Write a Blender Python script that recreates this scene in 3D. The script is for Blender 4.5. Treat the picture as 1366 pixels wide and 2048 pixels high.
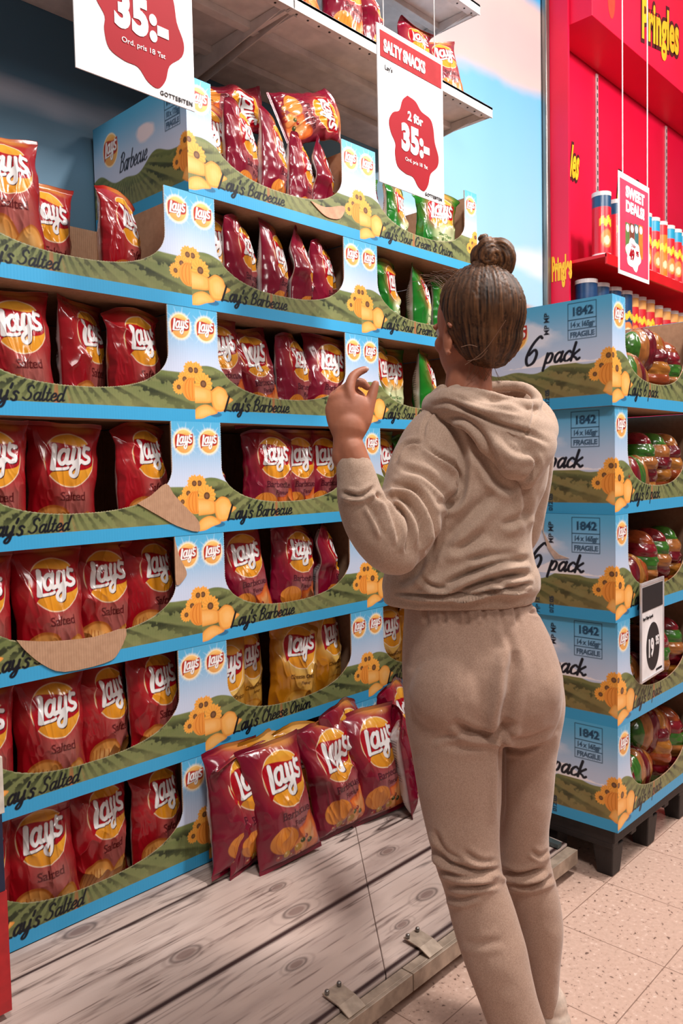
import bpy, math, random
import numpy as np
from mathutils import Vector, Matrix
# ------------------------------------------------------------------ scene
for o in list(bpy.data.objects): bpy.data.objects.remove(o, do_unlink=True)
SC = bpy.context.scene
COL = SC.collection
rng = np.random.default_rng(7)
random.seed(7)

# ------------------------------------------------------------------ camera
CX, CY, CZ = -1.4055, -1.9223, 1.3072
YAW, PIT, ROL, FPX = 0.762142, 0.053457, -0.02097, 1594.557
Fv = np.array([math.cos(YAW)*math.cos(PIT), math.sin(YAW)*math.cos(PIT), -math.sin(PIT)])
R0 = np.array([math.sin(YAW), -math.cos(YAW), 0.0]); U0 = np.cross(R0, Fv)
Rv = R0*math.cos(ROL)+U0*math.sin(ROL); Uv = U0*math.cos(ROL)-R0*math.sin(ROL)
cd = bpy.data.cameras.new('camera'); cam = bpy.data.objects.new('camera', cd); COL.objects.link(cam)
M = Matrix(((Rv[0], Uv[0], -Fv[0], CX), (Rv[1], Uv[1], -Fv[1], CY), (Rv[2], Uv[2], -Fv[2], CZ), (0, 0, 0, 1)))
cam.matrix_world = M
cd.sensor_fit = 'VERTICAL'; cd.sensor_height = 36; cd.sensor_width = 24
cd.lens = FPX/2048*36; cd.clip_start = .05
SC.camera = cam

# ------------------------------------------------------------------ view, world, lights
vs = SC.view_settings
vs.view_transform = 'Standard'; vs.look = 'None'; vs.gamma = 1; vs.use_curve_mapping = False
vs.exposure = 0.0
wd = bpy.data.worlds.new('world'); SC.world = wd; wd.use_nodes = True
wd.node_tree.nodes['Background'].inputs[0].default_value = (1, .93, .88, 1)
wd.node_tree.nodes['Background'].inputs[1].default_value = .13

def area(name, loc, target, size, power, col=(1, .95, .9), sy=None):
    l = bpy.data.lights.new(name, 'AREA'); l.energy = power; l.color = col
    l.shape = 'RECTANGLE'; l.size = size; l.size_y = sy or size
    o = bpy.data.objects.new(name, l); COL.objects.link(o); o.location = loc
    d = Vector(target)-Vector(loc); o.rotation_euler = d.to_track_quat('-Z', 'Y').to_euler()
    return o
area('track_light', (0.9, -1.9, 4.15), (1.0, 0, 1.9), .30, 122)
area('track_light', (-1.3, -2.2, 4.15), (-.5, 0, 1.6), .35, 52)
area('track_light', (3.4, -2.2, 4.15), (3.9, .4, 2.6), .5, 85)
area('ceiling_panel_light', (2.6, -3.6, 4.45), (2.6, -3.0, 0), 1.2, 80)
area('ceiling_panel_light', (-1.5, -4.4, 4.4), (0, -.5, .9), 1.2, 70)

# ------------------------------------------------------------------ helpers
def lin(c):
    c = np.asarray(c, float)/255.0
    return np.where(c <= .04045, c/12.92, ((c+.055)/1.055)**2.4)
def rgba(c): return tuple(lin(c))+(1.0,)
def sm(x): x = np.clip(x, 0, 1); return x*x*(3-2*x)

def ident(o, label=None, cat=None, group=None, kind=None):
    if label: o['label'] = label
    if cat: o['category'] = cat
    if group: o['group'] = group
    if kind: o['kind'] = kind
    return o
def link(name, me, mat=None, parent=None):
    o = bpy.data.objects.new(name, me); COL.objects.link(o)
    if mat is not None and me is not None and len(me.materials) == 0: me.materials.append(mat)
    if parent is not None: o.parent = parent
    return o
def empty(name, loc=(0, 0, 0), rz=0):
    o = bpy.data.objects.new(name, None); COL.objects.link(o); o.location = loc; o.rotation_euler = (0, 0, rz)
    o.empty_display_size = .05
    return o
def mesh_np(name, V, Fq, smooth=True, col=None):
    V = np.ascontiguousarray(V, np.float32).reshape(-1, 3); Fq = np.ascontiguousarray(Fq, np.int32)
    me = bpy.data.meshes.new(name)
    me.vertices.add(len(V)); me.vertices.foreach_set('co', V.ravel())
    n = Fq.shape[1]
    me.loops.add(Fq.size); me.loops.foreach_set('vertex_index', Fq.ravel())
    me.polygons.add(len(Fq)); me.polygons.foreach_set('loop_start', np.arange(0, Fq.size, n, dtype=np.int32))
    me.polygons.foreach_set('loop_total', np.full(len(Fq), n, np.int32))
    me.polygons.foreach_set('use_smooth', np.full(len(Fq), smooth))
    me.update(calc_edges=True); me.validate()
    if col is not None:
        a = me.color_attributes.new('print', 'FLOAT_COLOR', 'POINT')
        c = np.ones((len(V), 4), np.float32); c[:, :3] = np.asarray(col).reshape(-1, 3)
        a.data.foreach_set('color', c.ravel())
    return me
def grid_faces(ny, nx, mask=None, wrap=False):
    idx = np.arange(ny*nx).reshape(ny, nx)
    if wrap: idx = np.concatenate([idx, idx[:, :1]], 1)
    f = np.stack([idx[:-1, :-1], idx[:-1, 1:], idx[1:, 1:], idx[1:, :-1]], -1)
    if mask is not None: return f[mask]
    return f.reshape(-1, 4)
def compact(V, F, col=None):
    used = np.unique(F); mp = np.full(len(V), -1, np.int64); mp[used] = np.arange(len(used))
    return V[used], mp[F], (None if col is None else col[used])
class MB:
    """collects simple shapes into one mesh"""
    def __init__(s): s.v = []; s.f = []
    def add(s, vs_, fs):
        n = len(s.v); s.v += [tuple(p) for p in vs_]; s.f += [tuple(i+n for i in f) for f in fs]; return s
    def box(s, x0, x1, y0, y1, z0, z1):
        return s.add([(x0, y0, z0), (x1, y0, z0), (x1, y1, z0), (x0, y1, z0), (x0, y0, z1), (x1, y0, z1), (x1, y1, z1), (x0, y1, z1)],
                     [(0, 3, 2, 1), (4, 5, 6, 7), (0, 1, 5, 4), (1, 2, 6, 5), (2, 3, 7, 6), (3, 0, 4, 7)])
    def tube(s, pts, r, n=10, cap=True):
        pts = [Vector(p) for p in pts]; rs = r if hasattr(r, '__len__') else [r]*len(pts)
        V = []; F = []
        up = None
        for i, p in enumerate(pts):
            t = (pts[min(i+1, len(pts)-1)]-pts[max(i-1, 0)]).normalized()
            if up is None: up = Vector((0, 0, 1)) if abs(t.z) < .9 else Vector((1, 0, 0))
            a = t.cross(up).normalized(); b = a.cross(t).normalized(); up = b
            for k in range(n):
                w = 2*math.pi*k/n; V.append(p+a*math.cos(w)*rs[i]+b*math.sin(w)*rs[i])
        for i in range(len(pts)-1):
            for k in range(n):
                F.append((i*n+k, i*n+(k+1) % n, (i+1)*n+(k+1) % n, (i+1)*n+k))
        if cap:
            F.append(tuple(range(n))); F.append(tuple((len(pts)-1)*n+k for k in range(n))[::-1])
        return s.add(V, F)
    def lathe(s, prof, c=(0, 0, 0), n=28):
        V = [(c[0]+r*math.cos(2*math.pi*k/n), c[1]+r*math.sin(2*math.pi*k/n), c[2]+z) for r, z in prof for k in range(n)]
        F = [(i*n+k, i*n+(k+1) % n, (i+1)*n+(k+1) % n, (i+1)*n+k) for i in range(len(prof)-1) for k in range(n)]
        return s.add(V, F)
    def prism(s, poly, y0, y1):
        """polygon in XZ extruded along y"""
        n = len(poly); V = [(x, y0, z) for x, z in poly]+[(x, y1, z) for x, z in poly]
        F = [tuple(range(n)), tuple(range(2*n-1, n-1, -1))]+[(i, i+n, (i+1) % n+n, (i+1) % n) for i in range(n)]
        return s.add(V, F)
    def build(s, name, mat, parent=None, smooth=False, bevel=0):
        me = bpy.data.meshes.new(name); me.from_pydata(s.v, [], s.f); me.update()
        if smooth: me.polygons.foreach_set('use_smooth', [True]*len(me.polygons))
        o = link(name, me, mat, parent)
        if bevel:
            b = o.modifiers.new('bevel', 'BEVEL'); b.width = bevel; b.segments = 2; b.limit_method = 'ANGLE'
        return o

# ---- materials
def newmat(name):
    m = bpy.data.materials.new(name); m.use_nodes = True
    nt = m.node_tree; b = nt.nodes['Principled BSDF']
    return m, nt, b
def pmat(name, col, rough=.6, metal=0, noise=None, bump=None, spec=.5, coat=0, two=None, detail=3, stretch=(1, 1, 1)):
    m, nt, b = newmat(name)
    b.inputs['Roughness'].default_value = rough; b.inputs['Metallic'].default_value = metal
    b.inputs['Specular IOR Level'].default_value = spec
    b.inputs['Coat Weight'].default_value = coat
    tc = nt.nodes.new('ShaderNodeTexCoord'); mp = nt.nodes.new('ShaderNodeMapping'); mp.inputs['Scale'].default_value = stretch
    nt.links.new(tc.outputs['Object'], mp.inputs[0])
    n = nt.nodes.new('ShaderNodeTexNoise'); n.inputs['Scale'].default_value = noise or 30; n.inputs['Detail'].default_value = detail
    nt.links.new(mp.outputs[0], n.inputs[0])
    r = nt.nodes.new('ShaderNodeValToRGB'); c2 = two or [max(0, c*.88) for c in col]
    r.color_ramp.elements[0].position = .35; r.color_ramp.elements[1].position = .65
    r.color_ramp.elements[0].color = rgba(c2); r.color_ramp.elements[1].color = rgba(col)
    nt.links.new(n.outputs[0], r.inputs[0]); nt.links.new(r.outputs[0], b.inputs['Base Color'])
    if bump:
        bp = nt.nodes.new('ShaderNodeBump'); bp.inputs['Strength'].default_value = bump[1]; bp.inputs['Distance'].default_value = .002
        n2 = nt.nodes.new('ShaderNodeTexNoise'); n2.inputs['Scale'].default_value = bump[0]; n2.inputs['Detail'].default_value = 4
        nt.links.new(mp.outputs[0], n2.inputs[0]); nt.links.new(n2.outputs[0], bp.inputs['Height']); nt.links.new(bp.outputs[0], b.inputs['Normal'])
    return m
def printmat(name, rough=.5, spec=.4, coat=0, bumpscale=None, bumpstr=.3, corr=False, dist=.002, metal=0):
    m, nt, b = newmat(name)
    a = nt.nodes.new('ShaderNodeAttribute'); a.attribute_name = 'print'
    nt.links.new(a.outputs['Color'], b.inputs['Base Color'])
    b.inputs['Roughness'].default_value = rough; b.inputs['Specular IOR Level'].default_value = spec
    b.inputs['Coat Weight'].default_value = coat; b.inputs['Coat Roughness'].default_value = .08
    b.inputs['Metallic'].default_value = metal
    tc = nt.nodes.new('ShaderNodeTexCoord')
    if corr:
        w = nt.nodes.new('ShaderNodeTexWave'); w.inputs['Scale'].default_value = 38; w.bands_direction = 'X'
        src = w
        nt.links.new(tc.outputs['Object'], w.inputs[0])
    elif bumpscale:
        src = nt.nodes.new('ShaderNodeTexNoise'); src.inputs['Scale'].default_value = bumpscale; src.inputs['Detail'].default_value = 5
        nt.links.new(tc.outputs['Object'], src.inputs[0])
    else: return m
    bp = nt.nodes.new('ShaderNodeBump'); bp.inputs['Strength'].default_value = bumpstr; bp.inputs['Distance'].default_value = dist
    nt.links.new(src.outputs['Color'] if corr else src.outputs[0], bp.inputs['Height']); nt.links.new(bp.outputs[0], b.inputs['Normal'])
    return m
def kraftmat():
    m, nt, b = newmat('kraft_cardboard')
    tc = nt.nodes.new('ShaderNodeTexCoord'); n = nt.nodes.new('ShaderNodeTexNoise'); n.inputs['Scale'].default_value = 60
    nt.links.new(tc.outputs['Object'], n.inputs[0])
    r = nt.nodes.new('ShaderNodeValToRGB'); r.color_ramp.elements[0].color = rgba((160, 120, 92)); r.color_ramp.elements[1].color = rgba((190, 150, 120))
    nt.links.new(n.outputs[0], r.inputs[0]); nt.links.new(r.outputs[0], b.inputs['Base Color']); b.inputs['Roughness'].default_value = .8
    w = nt.nodes.new('ShaderNodeTexWave'); w.inputs['Scale'].default_value = 45; nt.links.new(tc.outputs['Object'], w.inputs[0])
    bp = nt.nodes.new('ShaderNodeBump'); bp.inputs['Strength'].default_value = .35; bp.inputs['Distance'].default_value = .002
    nt.links.new(w.outputs['Color'], bp.inputs['Height']); nt.links.new(bp.outputs[0], b.inputs['Normal'])
    return m
MK = kraftmat()
M_BOX = printmat('printed_cardboard', .42, .4, corr=True, bumpstr=.12, dist=.0015)
M_BAG = printmat('glossy_foil_print', .21, .42, coat=.45, bumpscale=13, bumpstr=.22, dist=.008)
M_SEAL = pmat('foil_seal', (190, 180, 176), .3, .6, 200, (300, .3))
M_WALLP = printmat('sky_mural', .5, .3)
M_WHITE = pmat('white_steel', (236, 230, 228), .4, 0, 12)
M_STEEL = pmat('brushed_steel', (150, 146, 142), .32, .85, 40, (200, .1), two=(110, 106, 102), stretch=(1, 1, .08))
M_ALU = pmat('worn_aluminium', (190, 170, 152), .45, .35, 30, (150, .15), two=(160, 142, 126))
M_DARK = pmat('black_plastic', (34, 27, 27), .6, 0, 30, (90, .3), two=(24, 18, 18))
M_PAPER = pmat('white_paper', (250, 246, 248), .55, 0, 8)
M_RED = pmat('signal_red_print', (222, 14, 62), .4, 0, 4, two=(214, 12, 56))
M_REDW = pmat('red_panel', (226, 12, 62), .4, 0, 3, two=(220, 10, 56))
M_REDS = pmat('red_shelf_paint', (214, 18, 30), .35, 0, 4, two=(200, 14, 26))
M_INK = pmat('black_ink', (24, 20, 26), .6)
M_YEL = pmat('yellow_print', (250, 196, 40), .45, 0, 10, two=(242, 170, 30))
M_CORD = pmat('clear_cord', (225, 215, 215), .4)
M_CLEAR = pmat('clear_plastic_edge', (200, 196, 200), .15, 0, 10, coat=1)

# ---- numpy noise
def vnoise(X, Y, seed):
    r = np.random.default_rng(seed); T = r.random((64, 64))
    xi = np.floor(X).astype(int); yi = np.floor(Y).astype(int); fx = sm(X-xi); fy = sm(Y-yi)
    g = lambda a, b: T[a % 64, b % 64]
    return (g(xi, yi)*(1-fx)+g(xi+1, yi)*fx)*(1-fy)+(g(xi, yi+1)*(1-fx)+g(xi+1, yi+1)*fx)*fy
def fbm(X, Y, seed, o=4):
    s = 0; a = .5; t = 0
    for i in range(o): s = s+a*vnoise(X*2**i, Y*2**i, seed+i); t += a; a *= .5
    return s/t

# ------------------------------------------------------------------ painting on vertex grids
_txt = {}
def text_tris(s, bold=0, spacing=1.0):
    """triangles of the built-in font, cap height scaled to 1"""
    k = (s, bold, spacing)
    if k in _txt: return _txt[k]
    c = bpy.data.curves.new('t', 'FONT'); c.body = s; c.size = 1; c.offset = bold; c.resolution_u = 4; c.space_character = spacing
    o = bpy.data.objects.new('t', c); COL.objects.link(o)
    me = bpy.data.meshes.new_from_object(o.evaluated_get(bpy.context.evaluated_depsgraph_get()))
    me.calc_loop_triangles()
    V = np.array([v.co[:2] for v in me.vertices]); T = np.array([t.vertices[:] for t in me.loop_triangles])
    tr = V[T]/.73 if len(T) else np.zeros((0, 3, 2))
    bpy.data.objects.remove(o); bpy.data.curves.remove(c); bpy.data.meshes.remove(me)
    _txt[k] = tr
    return tr
def catmull(P, n=8):
    P = np.array(P, float)
    if len(P) < 3: return P
    Q = np.vstack([2*P[0]-P[1], P, 2*P[-1]-P[-2]]); out = []
    for i in range(1, len(Q)-2):
        for t in np.linspace(0, 1, n, endpoint=False):
            a, b, c, d = Q[i-1], Q[i], Q[i+1], Q[i+2]
            out.append(.5*((2*b)+(-a+c)*t+(2*a-5*b+4*c-d)*t*t+(-a+3*b-3*c+d)*t**3))
    out.append(P[-1]); return np.array(out)

class Canvas:
    def __init__(s, w, h, res, x0=0, z0=0):
        s.nx = int(round(w/res))+1; s.nz = int(round(h/res))+1; s.res = w/(s.nx-1)
        s.x = x0+np.linspace(0, w, s.nx); s.z = z0+np.linspace(0, h, s.nz)
        s.X, s.Z = np.meshgrid(s.x, s.z); s.C = np.zeros((s.nz, s.nx, 3))
    def blend(s, m, c, sl=None):
        c = lin(c) if not isinstance(c, np.ndarray) or c.ndim == 1 else c
        if sl is None: s.C = s.C*(1-m[..., None])+c*m[..., None]
        else: s.C[sl] = s.C[sl]*(1-m[..., None])+c*m[..., None]
    def win(s, x0, x1, z0, z1):
        i0, i1 = np.searchsorted(s.x, [x0, x1]); j0, j1 = np.searchsorted(s.z, [z0, z1])
        return slice(max(0, j0-1), j1+1), slice(max(0, i0-1), i1+1)
    def ell(s, cx, cz, rx, rz, soft=None, rot=0):
        dx = s.X-cx; dz = s.Z-cz; c, q = math.cos(rot), math.sin(rot)
        u = (dx*c+dz*q)/rx; v = (-dx*q+dz*c)/rz
        d = (np.sqrt(u*u+v*v)-1)*min(rx, rz); sf = soft or s.res
        return np.clip(.5-d/sf, 0, 1)
    def poly(s, P, soft=None):
        P = np.asarray(P, float); inside = np.zeros(s.X.shape, bool); D = np.full(s.X.shape, 1e9)
        m = soft or s.res
        sl = s.win(P[:, 0].min()-2*m, P[:, 0].max()+2*m, P[:, 1].min()-2*m, P[:, 1].max()+2*m); X = s.X[sl]; Z = s.Z[sl]
        ins = np.zeros(X.shape, bool); d = np.full(X.shape, 1e9)
        for a, b in zip(P, np.roll(P, -1, 0)):
            c = ((a[1] > Z) != (b[1] > Z))
            with np.errstate(divide='ignore', invalid='ignore'):
                xi = (b[0]-a[0])*(Z-a[1])/(b[1]-a[1]+1e-12)+a[0]
            ins ^= c & (X < xi)
            e = b-a; L = e@e+1e-12; t = np.clip(((X-a[0])*e[0]+(Z-a[1])*e[1])/L, 0, 1)
            d = np.minimum(d, np.hypot(X-a[0]-t*e[0], Z-a[1]-t*e[1]))
        out = np.zeros(s.X.shape); out[sl] = np.clip(.5+np.where(ins, d, -d)/m, 0, 1); return out
    def stroke(s, P, r, c=None, soft=None, calli=0):
        """P polyline; r radius (scalar or per point)"""
        P = np.asarray(P, float); rr = np.full(len(P), r) if np.isscalar(r) else np.asarray(r); m = soft or s.res
        R = rr.max()+m
        sl = s.win(P[:, 0].min()-R, P[:, 0].max()+R, P[:, 1].min()-R, P[:, 1].max()+R); X = s.X[sl]; Z = s.Z[sl]
        if X.size == 0: return
        k = np.zeros(X.shape)
        for i in range(len(P)-1):
            a, b = P[i], P[i+1]; e = b-a; L = e@e+1e-14
            t = np.clip(((X-a[0])*e[0]+(Z-a[1])*e[1])/L, 0, 1)
            d = np.hypot(X-a[0]-t*e[0], Z-a[1]-t*e[1])
            ra = rr[i]*(1-t)+rr[i+1]*t
            if calli: ra = ra*(1-calli+calli*abs(e[1])/math.sqrt(L))
            k = np.maximum(k, np.clip(.5+(ra-d)/m, 0, 1))
        if c is None: return k, sl
        s.blend(k, c, sl)
    def text(s, string, x, z, h, c, bold=0, shear=0, sx=1.0, rot=0, center=False, spacing=1.0):
        tr = text_tris(string, bold, spacing).copy()
        if len(tr) == 0: return
        tr = tr*h; tr[..., 0] = tr[..., 0]*sx+tr[..., 1]*shear
        if center: tr[..., 0] -= tr[..., 0].max()/2
        if rot:
            a, b = tr[..., 0].copy(), tr[..., 1].copy(); tr[..., 0] = a*math.cos(rot)-b*math.sin(rot); tr[..., 1] = a*math.sin(rot)+b*math.cos(rot)
        tr[..., 0] += x; tr[..., 1] += z
        col = lin(c)
        K = np.zeros(s.X.shape)
        for t in tr:
            e1 = t[1]-t[0]; e2 = t[2]-t[0]; ar = e1[0]*e2[1]-e1[1]*e2[0]
            if abs(ar) < 1e-12: continue
            if ar < 0: t = t[::-1]
            mn = t.min(0)-s.res; mx = t.max(0)+s.res; sl = s.win(mn[0], mx[0], mn[1], mx[1]); X = s.X[sl]; Z = s.Z[sl]
            if X.size == 0: continue
            d = np.full(X.shape, 1e9)
            for i in range(3):
                a, b = t[i], t[(i+1) % 3]; e = b-a; L = math.hypot(*e)+1e-12
                d = np.minimum(d, (e[0]*(Z-a[1])-e[1]*(X-a[0]))/L)
            K[sl] = np.maximum(K[sl], np.clip(.85+d/s.res, 0, 1))
        s.blend(K, c)

# handwriting glyphs: (advance, strokes); x-height 1, baseline 0
G = {
 'a': (1.0, [[(.75, .82), (.45, 1), (.12, .6), (.15, .1), (.4, 0), (.72, .5)], [(.8, 1), (.72, .3), (.82, 0), (1.0, .2)]]),
 'b': (.95, [[(.2, 1.8), (.12, .9), (.1, .15), (.4, 0), (.75, .3), (.75, .8), (.45, .95), (.15, .6)]]),
 'c': (.8, [[(.7, .85), (.45, 1), (.12, .6), (.15, .12), (.45, 0), (.8, .25)]]),
 'd': (1.0, [[(.75, .82), (.45, 1), (.12, .6), (.15, .1), (.4, 0), (.72, .5)], [(.9, 1.85), (.75, .7), (.78, .1), (1.0, .15)]]),
 'e': (.8, [[(.15, .45), (.55, .55), (.65, .85), (.42, 1), (.12, .6), (.15, .12), (.45, 0), (.8, .25)]]),
 'h': (1.0, [[(.2, 1.8), (.1, .8), (.05, 0)], [(.1, .5), (.4, 1), (.68, .85), (.65, .2), (.78, 0), (.98, .2)]]),
 'i': (.5, [[(.2, 1), (.12, .3), (.2, 0), (.45, .2)], [(.28, 1.4), (.3, 1.46)]]),
 'k': (.95, [[(.2, 1.8), (.1, .8), (.05, 0)], [(.7, 1), (.2, .5), (.5, .2), (.7, 0), (.9, .15)]]),
 'l': (.5, [[(.3, 1.85), (.15, .8), (.15, .1), (.3, 0), (.48, .2)]]),
 'm': (1.4, [[(.1, 1), (.05, 0)], [(.08, .5), (.35, 1), (.52, .8), (.48, 0)], [(.5, .5), (.8, 1), (1.0, .8), (.98, .15), (1.1, 0), (1.35, .2)]]),
 'n': (1.0, [[(.1, 1), (.05, 0)], [(.08, .5), (.4, 1), (.66, .85), (.62, .2), (.75, 0), (.98, .2)]]),
 'o': (.85, [[(.45, 1), (.12, .6), (.18, .08), (.5, .02), (.72, .5), (.62, .92), (.4, 1)]]),
 'p': (.95, [[(.15, 1), (0, -.75)], [(.1, .4), (.4, 1), (.72, .8), (.6, .15), (.3, 0), (.08, .2)]]),
 'r': (.7, [[(.1, 1), (.05, 0)], [(.08, .5), (.3, .95), (.6, .95)]]),
 's': (.75, [[(.65, .85), (.4, 1), (.18, .78), (.5, .45), (.5, .12), (.25, 0), (0, .15)]]),
 't': (.6, [[(.3, 1.5), (.15, .3), (.3, 0), (.55, .2)], [(0, 1), (.55, 1.02)]]),
 'u': (1.0, [[(.12, 1), (.08, .3), (.3, 0), (.62, .4)], [(.74, 1), (.66, .3), (.76, 0), (.98, .2)]]),
 'y': (.95, [[(.12, 1), (.08, .4), (.3, .05), (.62, .4)], [(.76, 1), (.62, -.3), (.35, -.75), (.1, -.6), (.3, -.25), (.9, .15)]]),
 "'": (.3, [[(.15, 1.8), (.05, 1.35)]]),
 'L': (1.15, [[(.35, 1.9), (.1, .1), (.05, 0), (.5, .03), (1.05, -.05)]]),
 'S': (1.15, [[(1.0, 1.55), (.75, 1.85), (.35, 1.6), (.4, 1.15), (.8, .75), (.7, .2), (.3, 0), (-.1, .25)]]),
 'B': (1.15, [[(.35, 1.8), (.1, 0)], [(.05, 1.5), (.5, 1.88), (.95, 1.6), (.75, 1.1), (.35, 1.0), (.85, .85), (.9, .3), (.5, 0), (.1, .1)]]),
 'C': (1.1, [[(1.0, 1.5), (.8, 1.85), (.35, 1.5), (.15, .7), (.35, .05), (.75, .05), (1.05, .35)]]),
 'O': (1.25, [[(.65, 1.85), (.2, 1.3), (.15, .4), (.5, 0), (.95, .5), (1.05, 1.4), (.7, 1.85), (.45, 1.6)]]),
 '&': (1.1, [[(1.0, .1), (.5, .9), (.4, 1.5), (.65, 1.6), (.65, 1.2), (.15, .6), (.2, .1), (.6, .05), (.95, .6)]]),
 '6': (1.3, [[(1.15, 1.75), (.9, 1.85), (.4, 1.3), (.12, .5), (.35, 0), (.8, .15), (.95, .7), (.7, 1.0), (.3, .7)]]),
 ' ': (.55, []),
}
def script(cv, s, x, z, xh, c, r=.11, shear=.25, sx=1.0, calli=.35):
    for ch in s:
        adv, st = G[ch]
        for p in st:
            q = catmull(p, 6); P = np.stack([x+(q[:, 0]*sx+q[:, 1]*shear)*xh, z+q[:, 1]*xh], 1)
            cv.stroke(P, r*xh, c, calli=calli)
        x += adv*sx*xh
    return x

# round wordmark
LOGO = [
 ([(475, 440), (400, 850)], 48), ([(375, 868), (560, 862), (690, 850), (735, 832)], 26),
 ([(735, 545), (660, 505), (575, 570), (540, 690), (590, 765), (670, 720), (725, 600)], 36), ([(755, 500), (705, 700), (725, 750), (780, 735)], 38),
 ([(880, 490), (835, 690), (865, 755), (935, 700)], 38), ([(990, 490), (925, 880), (870, 985), (800, 975), (785, 900), (840, 830), (930, 775), (1010, 700)], 34),
 ([(1105, 420), (1080, 490)], 24),
 ([(1215, 480), (1130, 470), (1080, 530), (1100, 600), (1185, 650), (1180, 720), (1100, 745), (1030, 715)], 34)]
BANNER = [(262, 560), (300, 460), (400, 385), (600, 380), (800, 412), (950, 435), (1120, 420), (1275, 370), (1300, 500), (1292, 680), (1255, 800), (1130, 862), (950, 880), (740, 892), (480, 900), (380, 930), (315, 1000), (285, 960), (262, 750)]
def logo(cv, cx, cz, r, glow=None, letter=(244, 240, 240), red=(178, 16, 34), squash=1.0, ring=None, hi=(252, 190, 80), lo=(228, 140, 40)):
    f = lambda P: np.stack([cx+(np.array(P)[:, 0]-770)/520*r, cz-(np.array(P)[:, 1]-700)/520*r*squash], 1)
    if glow:
        d = np.hypot((cv.X-cx)/r, (cv.Z-cz)/(r*squash*.94)); cv.blend(np.clip((1.6-d)/.6, 0, 1)**2*.6, glow)
    if ring: cv.blend(cv.ell(cx, cz, r*(1.035 if glow else 1.09), r*(.965 if glow else 1.02)*squash), ring)
    m = cv.ell(cx, cz, r, r*.93*squash)
    t = np.clip((cv.Z-cz)/r*.5+.5+.18*np.sin((cv.X-cx)/r*2), 0, 1)[..., None]
    cv.C = cv.C*(1-m[..., None])+(lin(lo)*(1-t)+lin(hi)*t)*m[..., None]
    w = cv.ell(cx+.25*r, cz+.52*r*squash, r*.45, r*.2*squash, soft=r*.12); cv.blend(w*.5*m, (240, 150, 50))
    cv.blend(cv.poly(f(catmull(BANNER+BANNER[:1], 4))), red)
    if r > .02:
        for P, w in LOGO: cv.stroke(f(catmull(P, 6))+np.array([.02, -.03])*r, w/520*r*1.12, (70, 14, 20))
    for P, w in LOGO: cv.stroke(f(catmull(P, 6)), w/520*r*1.05, letter)

# ------------------------------------------------------------------ structure
FLV = {'salted': 'Salted', 'barbecue': 'Barbecue', 'sour': 'Sour Cream & Onion', 'cheese': 'Cheese Onion', 'pack': '6 pack'}
W, H, D, BZ = .73398, .33, .52, .135
def setting(o): o['kind'] = 'structure'; return o

# floor: speckled stone tiles
m, nt, b = newmat('speckled_tile')
tc = nt.nodes.new('ShaderNodeTexCoord')
def nd(t, **k):
    n = nt.nodes.new(t)
    for a, v in k.items(): n.inputs[a].default_value = v
    return n
br = nd('ShaderNodeTexBrick'); br.offset = 0; br.squash = 1
br.inputs['Scale'].default_value = 1; br.inputs['Brick Width'].default_value = .3; br.inputs['Row Height'].default_value = .3
br.inputs['Mortar Size'].default_value = .0016; br.inputs['Mortar Smooth'].default_value = .3
mp = nd('ShaderNodeMapping'); mp.inputs['Location'].default_value = (-.005, -.072, 0)
nt.links.new(tc.outputs['Object'], mp.inputs[0]); nt.links.new(mp.outputs[0], br.inputs[0])
vo = nd('ShaderNodeTexVoronoi', Scale=70); nt.links.new(tc.outputs['Object'], vo.inputs[0])
n1 = nd('ShaderNodeTexNoise', Scale=75, Detail=3); nt.links.new(tc.outputs['Object'], n1.inputs[0])
cr = nt.nodes.new('ShaderNodeValToRGB'); e = cr.color_ramp.elements
e[0].position = .31; e[0].color = rgba((110, 84, 74)); e[1].position = .37; e[1].color = rgba((196, 164, 148))
x = cr.color_ramp.elements.new(.62); x.color = rgba((206, 174, 158)); x = cr.color_ramp.elements.new(.72); x.color = rgba((224, 198, 184))
nt.links.new(n1.outputs[0], cr.inputs[0])
sp = nt.nodes.new('ShaderNodeValToRGB'); sp.color_ramp.elements[0].position = .05; sp.color_ramp.elements[0].color = (.12, .1, .1, 1); sp.color_ramp.elements[1].position = .13; sp.color_ramp.elements[1].color = (1, 1, 1, 1)
n3 = nd('ShaderNodeTexNoise', Scale=9, Detail=2); nt.links.new(tc.outputs['Object'], n3.inputs[0])
nt.links.new(vo.outputs['Distance'], sp.inputs[0])
mx = nt.nodes.new('ShaderNodeMixRGB'); mx.blend_type = 'MULTIPLY'; mx.inputs[0].default_value = .55
nt.links.new(cr.outputs[0], mx.inputs[1]); nt.links.new(sp.outputs[0], mx.inputs[2])
mx2 = nt.nodes.new('ShaderNodeMixRGB'); mx2.inputs[2].default_value = rgba((140, 110, 96))
nt.links.new(br.outputs['Fac'], mx2.inputs[0]); nt.links.new(mx.outputs[0], mx2.inputs[1]); nt.links.new(mx2.outputs[0], b.inputs['Base Color'])
b.inputs['Roughness'].default_value = .42
setting(MB().box(-6, 10, -8, 3.2, -.1, 0).build('floor', m))
setting(MB().box(-6, 10, -8, 3.2, 4.6, 4.7).build('ceiling', pmat('white_ceiling', (215, 208, 204), .9)))

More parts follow.
